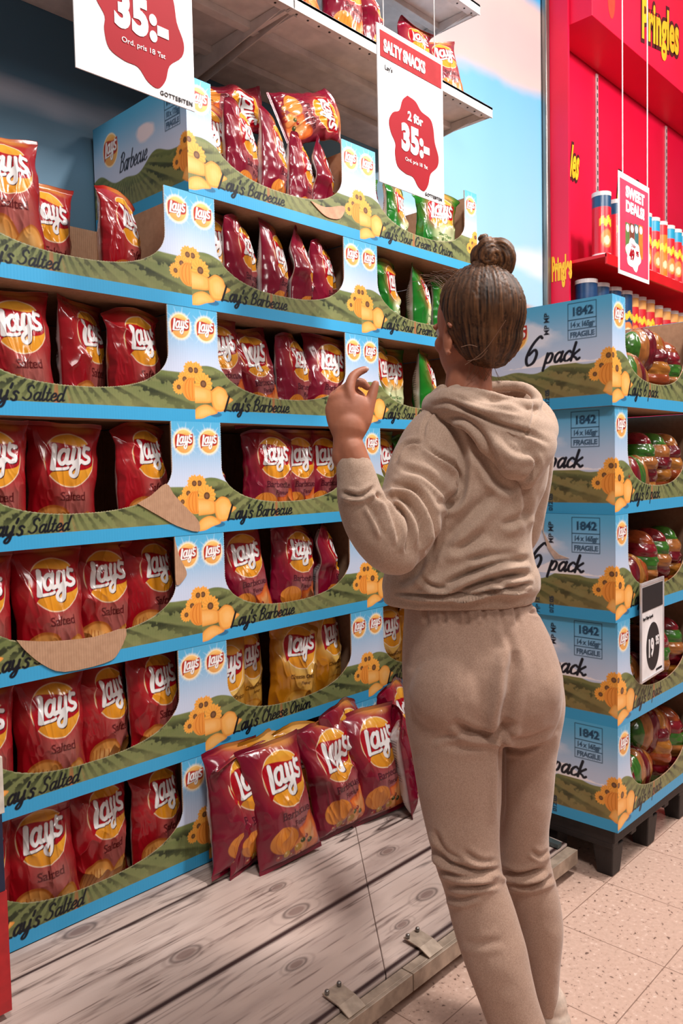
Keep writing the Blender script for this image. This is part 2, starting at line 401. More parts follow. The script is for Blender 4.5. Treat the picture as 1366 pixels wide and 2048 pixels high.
# back wall with printed sky mural
cv = Canvas(7.2, 4.6, .018, x0=-4.2)
X, Z = cv.X, cv.Z
t = np.clip((Z-1.9)/2.1, 0, 1)[..., None]
cv.C = lin((170, 208, 228))*(1-t)+lin((62, 150, 198))*t
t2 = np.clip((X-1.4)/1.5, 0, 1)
cv.blend(sm((1.7-X)/1.6)*.9, (64, 98, 122))  # shade of the left recess below the shelf, painted into the mural colour
n = fbm(X*1.5+3, Z*2.3, 11, 5)
band = np.exp(-((Z-3.70-.10*(X-2.6))/.27)**2)*sm((X-1.1)/.6)
cv.blend(np.clip((n*.7+band*1.0-.72)*4.5, 0, 1)*.92, (200, 172, 164))
cv.blend(np.clip((fbm(X*3, Z*4, 31, 4)*.6+band-.95)*3, 0, 1)*.6, (178, 160, 162))
cv.blend(np.clip((fbm(X*1.2+9, Z*3, 5, 4)+np.exp(-((Z-2.5)/.13)**2)*.6-.85)*3, 0, 1)*.8, (238, 226, 236))
hill = 2.38+.09*np.sin(X*1.3+.6)-.05*(X-2)
cv.blend(np.clip((hill-Z)/.02, 0, 1)*sm((X-1.2)/.8), (186, 140, 116))
cv.blend(np.clip((hill-.3-Z)/.02, 0, 1)*sm((X-1.2)/.8)*sm(fbm(X*4, Z*9, 77)*2-.4), (120, 130, 80))
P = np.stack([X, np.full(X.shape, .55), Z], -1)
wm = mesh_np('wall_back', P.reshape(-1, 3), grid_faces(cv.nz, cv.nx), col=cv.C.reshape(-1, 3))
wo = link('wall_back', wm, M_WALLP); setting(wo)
s_ = wo.modifiers.new('solid', 'SOLIDIFY'); s_.thickness = .06; s_.offset = -1
pole = MB().box(2.985, 3.03, .515, .545, 0, 4.6).build('trim_1', M_STEEL, bevel=.006); setting(pole)
SEC = 'OBJECTS'

# ------------------------------------------------------------------ wooden deck in front of the cartons
def deckz(y): return BZ+.003+y*.045/.7-.002
def wood_color(X, Y):
    s = -Y; S0 = np.array([-.02, .10, .41, .69, .99])
    pl = np.searchsorted(S0, s)
    n1 = fbm(X*1.6+pl*7.3, s*34+pl*3, 21, 5); n2 = fbm(X*7+pl*5, s*150, 22, 4); n3 = fbm(X*3+2, s*5+pl*9, 23, 4)
    C = np.ones(X.shape+(3,))*lin((190, 168, 158))
    def bl(m, c):
        nonlocal C
        m = np.clip(m, 0, 1)[..., None]; C = C*(1-m)+lin(c)*m
    bl(n3*1.6-.5, (214, 196, 188)); bl((fbm(X*5, s*18+pl, 26, 4)-.5)*2.4, (168, 148, 140))
    bl((n1-.57)*5*.6, (140, 118, 110)); bl((n2-.62)*5, (118, 98, 92))
    r = 1-abs(2*fbm(X*.8+pl*4, s*16+pl*11, 24, 3)-1); bl((r-.955)*26*np.clip(n3*3-1.1, 0, 1), (62, 46, 44))
    r = 1-abs(2*fbm(X*1.4+pl*2, s*34+pl*5, 29, 3)-1); bl((r-.955)*22*np.clip(n1*3-1.3, 0, 1), (84, 66, 62))
    for kx, ks, kr in [(-.44, .035, .030), (-.13, .52, .022), (.06, .24, .02), (.44, .33, .022), (.34, .56, .028), (-.3, .3, .03), (.62, .2, .02), (-.9, .2, .03), (.02, .36, .03), (.18, .6, .018)]:
        d = np.hypot((X-kx)/2.2, s-ks)/(kr*.55)
        bl(np.clip((1.0-d)*3, 0, 1)*.75, (112, 88, 82)); bl(np.exp(-((d-1.15)/.2)**2)*.7, (70, 54, 52))
        bl(np.clip((np.sin(d*5+n3*9)-.4)*2, 0, 1)*np.clip((3.2-d)/2, 0, 1)*(d > 1.2)*.35, (104, 86, 80))
    for g, wd in ((.10, .0035), (.41, .0065), (.69, .0055)):
        bl(np.clip(1.5-abs(s-g+.0025*(n2-.5))/(wd*1.25), 0, 1), (52, 32, 32))
    return C
M_WOOD = printmat('weathered_wood_print', .5, .35, bumpscale=60, bumpstr=.15)
def seamx(Y): return .62+.891*Y
def deck(side):
    ny, nx = 260, (700 if side < 0 else 330)
    Y = np.linspace(0, -.70, ny)[:, None]*np.ones((1, nx)); u = np.linspace(0, 1, nx)[None, :]
    if side < 0: X = -2.0+(seamx(Y)-.0018+2.0)*u
    else: X = seamx(Y)+.0018+(.895-seamx(Y)-.0018)*u
    P = np.stack([X, Y, BZ-.002+Y*.045/.7], -1).reshape(-1, 3)
    F = grid_faces(ny, nx)[:, ::-1]
    me = mesh_np('deck_panel', P, F, col=wood_color(X, Y))
    o = link('deck_panel', me, M_WOOD, DECK); s = o.modifiers.new('solid', 'SOLIDIFY'); s.thickness = .018; s.offset = -1
    return o
DECK = empty('display_deck'); ident(DECK, 'low whitewashed wooden display deck under the stacked crisp cartons', 'display deck')
deck(-1); deck(1)
o = MB().box(-2.0, 1.49, .002, .54, .0, BZ-.004).build('plinth', M_DARK, DECK)
o = MB().box(-2.0, .86, -.60, -.02, .0, .07).build('support_frame', M_DARK, DECK)
def rail(x0, x1, lab):
    o = MB().box(x0, x1, -.738, -.728, .036, .080).box(x0, x1, -.728, -.702, .072, .080).box(x0, x1, -.728, -.66, .036, .042).build('bumper_rail', M_ALU, bevel=.0015)
    return ident(o, lab, 'bumper rail', 'aluminium rail sections along the deck edge')
rail(-2.0, .052, 'scratched metal bumper rail section left of the joint, along the deck edge'); rail(.055, .894, 'scratched metal bumper rail section right of the joint, ending at the dark pallet')
def bracket(x, lab):
    t = empty('rail_bracket', (x, -.672, .103)); t.scale = (.8, .8, .8); ident(t, lab, 'bracket', 'metal brackets holding the bumper rail')
    MB().add([(-.035, .03, .0), (.035, .03, .0), (.035, -.035, -.008), (-.035, -.035, -.008), (-.035, -.075, -.024), (.035, -.075, -.024)], [(0, 3, 2, 1), (3, 4, 5, 2)]).build('plate', M_ALU, t).modifiers.new('s', 'SOLIDIFY').thickness = .004
    for dx in (-.028, .022):
        MB().lathe([(0, .012), (.005, .011), (.007, .008), (.007, 0)], (dx, .018, .001), 14).build('bolt', M_STEEL, t, True)
bracket(-.14, 'metal rail bracket nearest the camera, with two dome bolts'); bracket(.155, 'metal rail bracket beside the standing person\'s calf')
o = MB().add([(.835, -.3, .118), (.86, -.3, .118), (.86, -.70, .092), (.835, -.70, .092), (.835, -.3, .135), (.86, -.3, .135), (.86, -.70, .105), (.835, -.70, .105)],
   [(0, 3, 2, 1), (4, 5, 6, 7), (0, 1, 5, 4), (1, 2, 6, 5), (2, 3, 7, 6), (3, 0, 4, 7)]).build('edge_strip', pmat('teal_grey_steel', (84, 96, 98), .4, .4, 20), DECK)

# ------------------------------------------------------------------ printed cartons
SKY_T, SKY_B, BLUE = (84, 172, 216), (200, 210, 234), (58, 158, 208)
def flower(cv, x, z, r, body=(244, 170, 72), disc=(96, 62, 38)):
    th = np.linspace(0, 2*math.pi, 73)[:-1]; rr = r*(1+.07*np.sign(np.sin(th*14)))
    cv.blend(cv.poly(np.stack([x+rr*np.cos(th), z+rr*np.sin(th)], 1)), body)
    for k in range(14):
        a = 2*math.pi*k/14; cv.stroke([(x+r*.45*math.cos(a), z+r*.45*math.sin(a)), (x+r*.9*math.cos(a), z+r*.9*math.sin(a))], .0006, (218, 130, 44))
    cv.blend(cv.ell(x, z, r*.36, r*.36), disc); cv.blend(cv.ell(x, z, r*.2, r*.2), (130, 90, 60))
def pumpkin(cv, x, z, rx, rz, c=(236, 150, 62)):
    cv.blend(cv.ell(x, z, rx, rz), c)
    for k in (-.7, -.35, 0, .35, .7):
        P = [(x+rx*k*math.sqrt(max(0, 1-(q*.92)**2)), z+rz*q*.92) for q in np.linspace(-1, 1, 9)]
        cv.stroke(P, .0011, (206, 112, 34))
def chip(cv, P, c=(244, 176, 90), edge=(226, 146, 62)):
    Q = catmull(P+P[:1], 5); cv.blend(cv.poly(Q), edge)
    q = np.array(Q); ctr = q.mean(0); cv.blend(cv.poly(ctr+(q-ctr)*.86, soft=.006), c)
    cv.blend(cv.poly(ctr+(q-ctr)*.45, soft=.012)*.5, (250, 200, 130))
def landscape(cv, w, hor=.42, vx=.42, seed=3, brown=.3, dark=(46, 52, 32), lightg=(116, 122, 76), hillamp=.02):
    X, Z = cv.X, cv.Z
    t = sm((Z/H-hor)/(1-hor))[..., None]; cv.C = lin(SKY_B)*(1-t)+lin(SKY_T)*t
    hz = H*hor+hillamp*np.sin(X/w*9+1.2)+.008*np.sin(X/w*21)
    g = np.clip((hz-Z)/.0025+.5, 0, 1)
    ang = np.arctan2(X-w*vx, np.maximum(hz.mean()-.0+.03-Z, .004)); n = fbm(X*90, Z*90, seed, 4); n2 = fbm(X*14, Z*26, seed+5, 4)
    rows = np.sin(ang*40+n*2.6+n2*.8); base = lin(lightg)*np.ones(X.shape+(3,))
    k = np.clip(rows*1.5+.2+(n-.5)*4.0, 0, 1)[..., None]*np.clip((Z-.03)/.05, .45, 1)[..., None]; c = base*(1-k)+lin(dark)*k
    k = (np.clip((n2-.45)*3, 0, 1)*.45)[..., None]; c = c*(1-k)+lin((144, 142, 92))*k
    k = (np.clip(np.cos(ang*20+.4)*2.6-.8, 0, 1)*np.clip((brown-abs(ang))/.12, 0, 1)*.85)[..., None]; c = c*(1-k)+lin((166, 104, 66))*k
    f = (np.clip((Z-(hz-.035))/.035, 0, 1)*.75)[..., None]; c = c*(1-f)+lin((122, 130, 78))*f
    k = (np.clip((fbm(X*10, Z*60, seed+9, 3)-.52)*6, 0, 1)*np.clip((Z-(hz-.07))/.04, 0, 1)*.5)[..., None]; c = c*(1-k)+lin((92, 108, 58))*k
    cv.blend(g, c)
    cv.blend(np.clip((.036-Z)/.0015+.5, 0, 1), BLUE)
def rays(cv, x, z, r):
    for k in range(24):
        a = 2*math.pi*k/24+.1; L = r*(1.75 if k % 2 else 1.35)
        cv.stroke([(x+r*math.cos(a), z+r*math.sin(a)), (x+L*math.cos(a), z+L*math.sin(a))], [.0020, .0002], (176, 208, 236), soft=.0025)
    cv.blend(cv.ell(x, z, r*1.22, r*1.22, soft=.008)*.8, (244, 232, 210))
def cluster_left(cv, x=0):
    flower(cv, x+.006, .150, .024); flower(cv, x+.032, .112, .031)
    chip(cv, [(x-.03, .108), (x+.03, .102), (x+.062, .092), (x+.063, .062), (x+.03, .056), (x-.03, .060)], (242, 172, 88))
    chip(cv, [(x+.058, .092), (x+.085, .108), (x+.112, .100), (x+.124, .080), (x+.142, .070), (x+.114, .052), (x+.108, .036), (x+.075, .034), (x+.060, .060)])
    cv.blend(cv.ell(x+.075, .024, .022, .008), (44, 110, 150))
    chip(cv, [(x-.01, .008), (x+.005, .040), (x+.045, .052), (x+.082, .030), (x+.05, .020), (x+.022, .010)])
def cluster_right(cv, w):
    flower(cv, w-.012, .150, .024); flower(cv, w-.034, .122, .022); flower(cv, w-.055, .098, .020)
    pumpkin(cv, w-.008, .094, .036, .034)
def stamp(cv, x, z, w, lines, col=(22, 60, 90)):
    hs = [.05, .03, .03]; y = z
    for i, (s, hh) in enumerate(zip(lines, hs)):
        cv.stroke([(x, y), (x+w, y), (x+w, y-hh), (x, y-hh), (x, y)], .0012, col)
        th = .026 if i == 0 else .0155
        tw = text_tris(s, .01)[..., 0].max()
        cv.text(s, x+w/2, y-hh/2-th/2, th, col, bold=.025 if i == 0 else .012, sx=min(1.0, w*.86/(tw*th)), center=True)
        y -= hh
def opening(w):
    return dict(x0=.090, x1=w-.088, zc=.205, b=.122)
def open_sdf(X, Z, w, p=2.35):
    o = opening(w); c = (o['x0']+o['x1'])/2; a = (o['x1']-o['x0'])/2
    u = abs(X-c)/a; v = np.where(Z < o['zc'], (o['zc']-Z)/o['b'], 0)
    return (np.power(u**p+v**p, 1/p)-1)*np.where(v > u, o['b'], a)   # <0 inside opening
FRONT_RES = .0016
def front_mesh(fl, w=W, label2=None):
    cv = Canvas(w, H, FRONT_RES)
    landscape(cv, w, seed=3+len(fl))
    cluster_left(cv); cluster_right(cv, w)
    for x in (.045, w-.044): rays(cv, x, .272, .032); logo(cv, x, .272, .032, ring=(250, 226, 186), squash=1.12, hi=(246, 198, 120), lo=(226, 160, 84), red=(176, 46, 32))
    x = script(cv, "Lay's", .108, .037, .0225, (6, 12, 24), r=.17, sx=1.05)
    txt = FLV[fl]
    script(cv, txt, x+.014, .040, .0195, (6, 12, 24), r=.155, sx=1.08)
    sd = open_sdf(cv.X, cv.Z, w)
    cv.blend(np.clip(1-abs(sd-.0016)/.0012, 0, 1)*.75, (206, 190, 160))
    # snap vertices to the opening outline
    Xs, Zs = cv.X.copy(), cv.Z.copy(); h = 1e-4
    gx = (open_sdf(Xs+h, Zs, w)-open_sdf(Xs-h, Zs, w))/(2*h); gz = (open_sdf(Xs, Zs+h, w)-open_sdf(Xs, Zs-h, w))/(2*h)
    g2 = gx*gx+gz*gz+1e-9; near = abs(sd) < cv.res*.8
    perf = .0011*(np.sin((Xs*1.0+Zs*1.3)*2*math.pi/.009) > .2)
    dd = np.where(near, sd-perf, 0); Xs -= dd*gx/g2; Zs -= dd*gz/g2
    sc = open_sdf(.5*(cv.X[:-1, :-1]+cv.X[1:, 1:]), .5*(cv.Z[:-1, :-1]+cv.Z[1:, 1:]), w)
    F = grid_faces(cv.nz, cv.nx, sc > 0)
    P = np.stack([Xs, np.zeros(Xs.shape), np.clip(Zs, 0, H)], -1).reshape(-1, 3)
    V, F, C = compact(P, F, cv.C.reshape(-1, 3))
    return mesh_np('front_panel_'+fl, V, F, col=C)
def side_mesh(fl, depth=D, res=.0022, big=False):
    """left face: x axis runs from the back edge (0) to the front edge (depth)"""
    cv = Canvas(depth, H, res)
    if big: landscape(cv, depth, hor=.40, vx=.18, seed=41, brown=.1, dark=(66, 62, 36), lightg=(134, 118, 72), hillamp=.012)
    else: landscape(cv, depth, hor=.42, vx=.4, seed=44, brown=.0, dark=(60, 66, 40), lightg=(120, 124, 74), hillamp=.02)
    X, Z = cv.X, cv.Z
    n = fbm(X*9, Z*14, 61, 5)
    if big:
        blob = np.exp(-((X-.24)/.13)**2-((Z-.24)/.06)**2); cv.blend(np.clip((n*.8+blob*.6-.72)*4, 0, 1)*(Z > .14)*.8, (232, 232, 244))
        cl = np.clip((np.exp(-((X-.33)/.07)**2)*.042+.135+.012*fbm(X*40, Z*0, 5)-Z)/.004, 0, 1)*(Z > .138); cv.blend(cl*.9, (250, 242, 246))
        rays_x = .12
        logo(cv, .185, .245, .050, ring=(250, 226, 186), squash=1.0, red=(186, 40, 30), hi=(246, 190, 96), lo=(228, 150, 50))
        # large brush lettering
        script(cv, '6', .222, .148, .046, (20, 22, 34), r=.12, sx=.9, calli=.45); script(cv, 'pack', .296, .148, .029, (20, 22, 34), r=.17, sx=1.12, calli=.45)
        stamp(cv, .378, .320, .092, ['1842', '14 x 165gr', 'FRAGILE'])
        cv.text('MP MP', .312, .235, .016, (20, 24, 40), bold=.02, rot=math.pi/2, spacing=1.1)
        cv.text('MP 12', .262, .005, .014, (20, 40, 60), rot=math.pi/2); cv.text('012 05', .312, .01, .014, (20, 40, 60), bold=.02, rot=math.pi/2)
    else:
        cv.blend(np.clip((n*.8+np.exp(-((X-.31)/.05)**2-((Z-.235)/.03)**2)*.9-.75)*4, 0, 1)*.9, (240, 222, 226))
        logo(cv, .105, .235, .042, ring=(250, 226, 186), squash=1.25, red=(176, 60, 44), hi=(240, 190, 110), lo=(226, 160, 84))
        script(cv, FLV[fl], .155, .150, .030, (20, 24, 40), r=.10, sx=.72, calli=.45)
        stamp(cv, .412, .312, .075, ['1842', '10 x 175g', 'FRAGILE'])
    cluster_right(cv, depth)
    chip(cv, [(depth-.03, .045), (depth-.01, .075), (depth+.02, .06), (depth, .03)])
    P = np.stack([np.zeros(X.shape), depth-X, Z], -1)
    return mesh_np('side_panel_'+fl, P.reshape(-1, 3), grid_faces(cv.nz, cv.nx), col=cv.C.reshape(-1, 3))
FM = {}; SM = {}
for fl in ('salted', 'barbecue', 'sour', 'cheese'):
    FM[fl] = front_mesh(fl); SM[fl] = side_mesh(fl)
WP = .655
FM['pack'] = front_mesh('pack', WP); SM['pack'] = side_mesh('pack', res=.0017, big=True)
_shell = {}
def shell_mesh(w, depth, h=H):
    k = (w, depth)
    if k in _shell: return _shell[k]
    T = .0035
    m = MB().box(T, w-T, .003, depth-.001, .001, .001+T).box(.0012, .0012+T, .002, depth-.001, .001, h-.002).box(w-.0012-T, w-.0012, .002, depth-.001, .001, h-.002)
    m.box(T, w-T, depth-T-.001, depth-.001, .002, h-.002)
    # front inside liner following the opening
    xs = np.linspace(.0012, w-.0012, 60); o = opening(w); c = (o['x0']+o['x1'])/2; a = (o['x1']-o['x0'])/2
    for x0, x1 in zip(xs[:-1], xs[1:]):
        def top(x):
            u = abs(x-c)/a
            return h-.002 if u >= 1 else o['zc']-o['b']*(1-u**2.35)**(1/2.35)-.003
        z0, z1 = top(x0), top(x1)
        if abs(z0-z1) > .1: z0 = z1 = max(z0, z1) if (abs((x0+x1)/2-c)/a) > 1.02 else min(z0, z1)
        m.add([(x0, .0008, 0), (x1, .0008, 0), (x1, .0008, z1), (x0, .0008, z0), (x0, .0038, 0), (x1, .0038, 0), (x1, .0038, z1), (x0, .0038, z0)],
              [(0, 1, 2, 3), (4, 7, 6, 5), (3, 2, 6, 7), (0, 4, 5, 1), (0, 3, 7, 4), (1, 5, 6, 2)])
    me = bpy.data.meshes.new('carton_shell'); me.from_pydata(m.v, [], m.f); me.update()
    _shell[k] = me; return me
def carton(fl, x, y, z, label, group, w=W, depth=D, rz=0):
    t = empty('crisp_carton', (x, y, z), rz); ident(t, label, 'carton', group)
    link('shell', shell_mesh(w, depth), MK, t)
    link('front_panel', FM[fl], M_BOX, t)
    s = link('side_panel', SM[fl], M_BOX, t); s.location = (.0004, 0, 0)
    s2 = link('side_panel', SM[fl], M_BOX, t); s2.location = (w-.0004, depth, 0); s2.rotation_euler = (0, 0, math.pi)
    return t
RN = ['bottom', 'second', 'third', 'fourth', 'fifth', 'sixth', 'seventh']
FN = {'salted': 'salted', 'barbecue': 'barbecue', 'sour': 'sour cream', 'cheese': 'cheese onion'}
def torn(t, P, mat=MK, y=-.0035, name='torn_flap'):
    Q = catmull(P+P[:1], 3)[:-1]
    return MB().prism([tuple(p) for p in Q], y, y+.003).build(name, mat, t)
BAGN = {}
extra = {(0, 3): ', right corner torn open', (0, 2): ', corrugated flap torn down', (1, 6): ', topmost and open', (0, 5): ', topmost and open', (2, 6): ', topmost and open',
         (1, 0): ', half hidden by loose bags', (2, 0): ', hidden behind loose bags'}
for c, (n, fls) in enumerate([(6, ['salted']*6), (7, ['barbecue', 'cheese']+['barbecue']*5), (7, ['barbecue', 'cheese', 'cheese', 'sour', 'sour', 'sour', 'sour'])]):
    for k in range(n):
        cn = ['left', 'middle', 'right'][c]
        lab = '%s crisp carton, %s up in the %s column%s' % (FN[fls[k]], RN[k], cn, extra.get((c, k), ''))
        jx = [0, -.0005, 0][c]
        t = carton(fls[k], (c-1)*W+.0015*((k*7) % 3-1)*.5, .001*((k*5) % 3), BZ+k*H, lab, 'sky-printed cartons of crisps stacked along the wall')
        z0 = BZ+k*H
        if (c, k) == (0, 3):
            torn(t, [(x+W, z-z0) for x, z in [(-.206, 1.225), (-.16, 1.246), (-.111, 1.277), (-.087, 1.247), (-.045, 1.205), (-.004, 1.165), (-.006, 1.133), (-.079, 1.155), (-.134, 1.185)]])
        if (c, k) == (0, 2):
            torn(t, [(x+W, z-z0) for x, z in [(-.559, .905), (-.471, .887), (-.35, .878), (-.256, .885), (-.282, .823), (-.323, .803), (-.438, .802), (-.495, .832), (-.537, .874)]])
            torn(t, [(x+W, z-z0) for x, z in [(-.090, 1.124), (-.076, 1.07), (-.052, 1.02), (-.060, 1.0), (-.088, .985), (-.0905, 1.05)]])
        if (c, k) == (1, 6):
            torn(t, [(.49, .083), (.56, .078), (.64, .10), (.655, .09), (.63, .055), (.58, .046), (.54, .055)], pmat('inner_card', (222, 160, 130), .8, 0, 40))
# right-hand stack on its pallet
PX, PY, PZ = .905, -.866, .168
offs = [(0, 0), (0, 0), (-.012, 0), (-.006, .004), (-.03, .0)]
for k in range(5):
    lab = ['bottom', 'second', 'middle', 'fourth', 'topmost'][k]
    t = carton('pack', PX+offs[k][0], PY+offs[k][1], PZ+k*H*.994, 'six pack carton, %s of the stack behind the person%s' % (lab, ', side strip torn' if k == 2 else ''), 'six pack cartons stacked on the pallet', w=WP)
    t.scale = (1, 1, .994)
    if k == 2:
        o = MB().prism([(.255, .315), (.235, .318), (.24, .27), (.21, .22), (.185, .20), (.15, .19), (.20, .185), (.225, .22)][::-1], 0, .003).build('torn_flap', pmat('torn_card', (206, 178, 162), .85, 0, 60), t)
        o.rotation_euler = (0, 0, math.pi/2); o.location = (-.001, 0, 0)
def pallet():
    t = empty('pallet', (PX, PY, 0)); ident(t, 'dark plastic pallet under the six pack cartons', 'pallet')
    m = MB()
    m.box(.02, WP+.04, .02, D, .118, .166)
    for i in range(5): m.box(.02+i*.135, .06+i*.135, .025, D-.01, .1, .122)
    m.build('deck', M_DARK, t, bevel=.004)
    for x in (.03, .30, .58):
        for y in (.03, .22, .42):
            MB().add([(x, y, .1), (x+.08, y, .1), (x+.08, y+.07, .1), (x, y+.07, .1), (x+.012, y+.008, 0), (x+.07, y+.008, 0), (x+.07, y+.06, 0), (x+.012, y+.06, 0)],
              [(0, 1, 2, 3), (4, 7, 6, 5), (0, 4, 5, 1), (1, 5, 6, 2), (2, 6, 7, 3), (3, 7, 4, 0)]).build('foot', M_DARK, t, bevel=.004)
    return t
pallet()

# ------------------------------------------------------------------ crisp bags
BW, BH = .115, .345
NXF, NXB, NZB = 150, 34, 216
BC = dict(salted=((158, 10, 26), (180, 106, 98)), barbecue=((128, 8, 42), (172, 104, 104)), sour=((24, 120, 34), (206, 216, 150)), cheese=((196, 124, 20), (232, 180, 84)))
BAGHI = dict(salted=(236, 30, 40), barbecue=(200, 24, 70), sour=(60, 200, 60), cheese=(240, 170, 50))
def bag_paint(fl):
    cv = Canvas(2*BW, BH, 2*BW/(NXF-1), x0=-BW)
    cv.nz = NZB; cv.z = np.linspace(0, BH, NZB); cv.X, cv.Z = np.meshgrid(cv.x, cv.z); cv.C = np.zeros((NZB, NXF, 3))
    base, haze = BC[fl]; X, Z = cv.X, cv.Z
    cv.blend(np.ones(X.shape), base)
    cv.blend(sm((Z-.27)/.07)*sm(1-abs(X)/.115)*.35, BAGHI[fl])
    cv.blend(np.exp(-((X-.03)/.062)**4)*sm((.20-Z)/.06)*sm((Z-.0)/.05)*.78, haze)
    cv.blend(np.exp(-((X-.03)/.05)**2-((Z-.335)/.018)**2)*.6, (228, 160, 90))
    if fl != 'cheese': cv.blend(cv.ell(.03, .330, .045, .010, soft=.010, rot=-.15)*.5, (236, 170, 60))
    logo(cv, .010, .238, .079, glow=(190, 70, 66) if fl != 'cheese' else (246, 214, 130), squash=1.02, ring=(250, 222, 190), letter=(246, 242, 242), red=(176, 8, 28) if fl != 'sour' else (190, 20, 30), hi=(246, 178, 60), lo=(232, 150, 34))
    tc_ = dict(salted=(92, 20, 24), barbecue=(74, 14, 34), sour=(250, 250, 240), cheese=(84, 40, 10))[fl]
    if fl == 'salted':
        cv.text('Salted', .020, .122, .026, tc_, center=True, sx=1.0, bold=.006)
        chip(cv, [(-.095, .03), (-.09, .085), (-.05, .108), (-.005, .100), (.02, .07), (.035, .03), (-.02, .0), (-.08, .0)], (222, 150, 76), (180, 96, 40))
        for k in range(5): cv.stroke([(-.082+k*.012, .085-abs(k-2)*.004), (-.084+k*.012, .02)], .0013, (172, 92, 40))
        chip(cv, [(.01, .04), (.04, .072), (.075, .088), (.098, .07), (.10, .02), (.06, .0), (.0, .0)], (224, 160, 84), (190, 110, 44))
    elif fl == 'barbecue':
        cv.text('Barbecue', .020, .130, .0225, tc_, center=True, sx=1.0); cv.text('Flavour', .034, .105, .015, tc_, center=True)
        chip(cv, [(.01, .095), (.05, .10), (.075, .128), (.098, .12), (.105, .06), (.10, .02), (.05, .0), (.03, .03)], (236, 122, 56), (206, 84, 36))
        pumpkin(cv, -.035, .075, .048, .036, (228, 140, 54))
        chip(cv, [(-.005, .05), (.02, .07), (.045, .05), (.05, .02), (.01, .01)], (240, 150, 84), (190, 90, 40))
        for (x, z, r, c) in [(-.03, .035, .012, (196, 150, 60)), (-.01, .026, .010, (160, 60, 34)), (.012, .04, .013, (206, 156, 60)), (.03, .055, .009, (70, 84, 30)), (.045, .062, .008, (150, 20, 20)), (-.055, .03, .01, (170, 30, 30)), (.02, .02, .009, (190, 60, 40)), (.06, .045, .010, (60, 70, 30))]:
            cv.blend(cv.ell(x, z, r, r*.8), c); cv.blend(cv.ell(x-r*.3, z+r*.3, r*.3, r*.25)*.7, (246, 214, 170))
        cv.blend(sm((.022-Z)/.01), base)
    elif fl == 'sour':
        cv.blend(cv.ell(.03, .13, .065, .05, soft=.03)*.8, (236, 240, 190))
        cv.text('Sour Cream', .022, .128, .013, (40, 110, 40), center=True); cv.text('& Onion', .03, .108, .013, (40, 110, 40), center=True)
        chip(cv, [(-.07, .03), (-.06, .085), (-.02, .1), (.02, .085), (.03, .03), (-.02, .01)], (242, 170, 60), (216, 130, 40))
        chip(cv, [(.02, .04), (.05, .085), (.09, .08), (.1, .03), (.05, .01)], (246, 206, 120), (220, 160, 60))
        cv.blend(cv.ell(.0, .03, .03, .02), (240, 236, 220))
    else:
        cv.text('Cheese Onion', .018, .126, .0155, tc_, center=True); cv.text('Flavour', .03, .104, .011, tc_, center=True)
        chip(cv, [(-.07, .02), (-.05, .07), (0, .085), (.06, .07), (.09, .02), (.0, .0)], (240, 176, 70), (214, 140, 40))
        cv.blend(cv.ell(-.03, .03, .02, .014), (170, 80, 60))
    front = cv.C
    cb = Canvas(2*BW, BH, 2*BW/(NXB-1)); cb.nz = NZB; cb.x = np.linspace(1, -1, NXB+2)[1:-1]; cb.nx = NXB; cb.z = np.linspace(0, BH, NZB); cb.X, cb.Z = np.meshgrid(cb.x, cb.z)
    cb.C = np.zeros(cb.X.shape+(3,)); cb.res = .02; cb.blend(np.ones(cb.X.shape), base)
    wm_ = np.clip((-.45-cb.X)*8, 0, 1)*np.clip((cb.Z-.02)/.004, 0, 1)*np.clip((BH-.02-cb.Z)/.004, 0, 1); cb.blend(wm_, (226, 218, 218))
    ln = (np.sin(cb.Z*2*math.pi/.0095) > .2)*(cb.X < -.55)*(cb.X > -.85)*(vnoise(cb.Z*60, cb.X*0, 3) > .45)*wm_
    cb.blend(ln*.7, (90, 80, 90))
    return np.concatenate([front*.75, cb.C*.80], 1)
BPAINT = {f: bag_paint(f) for f in BC}
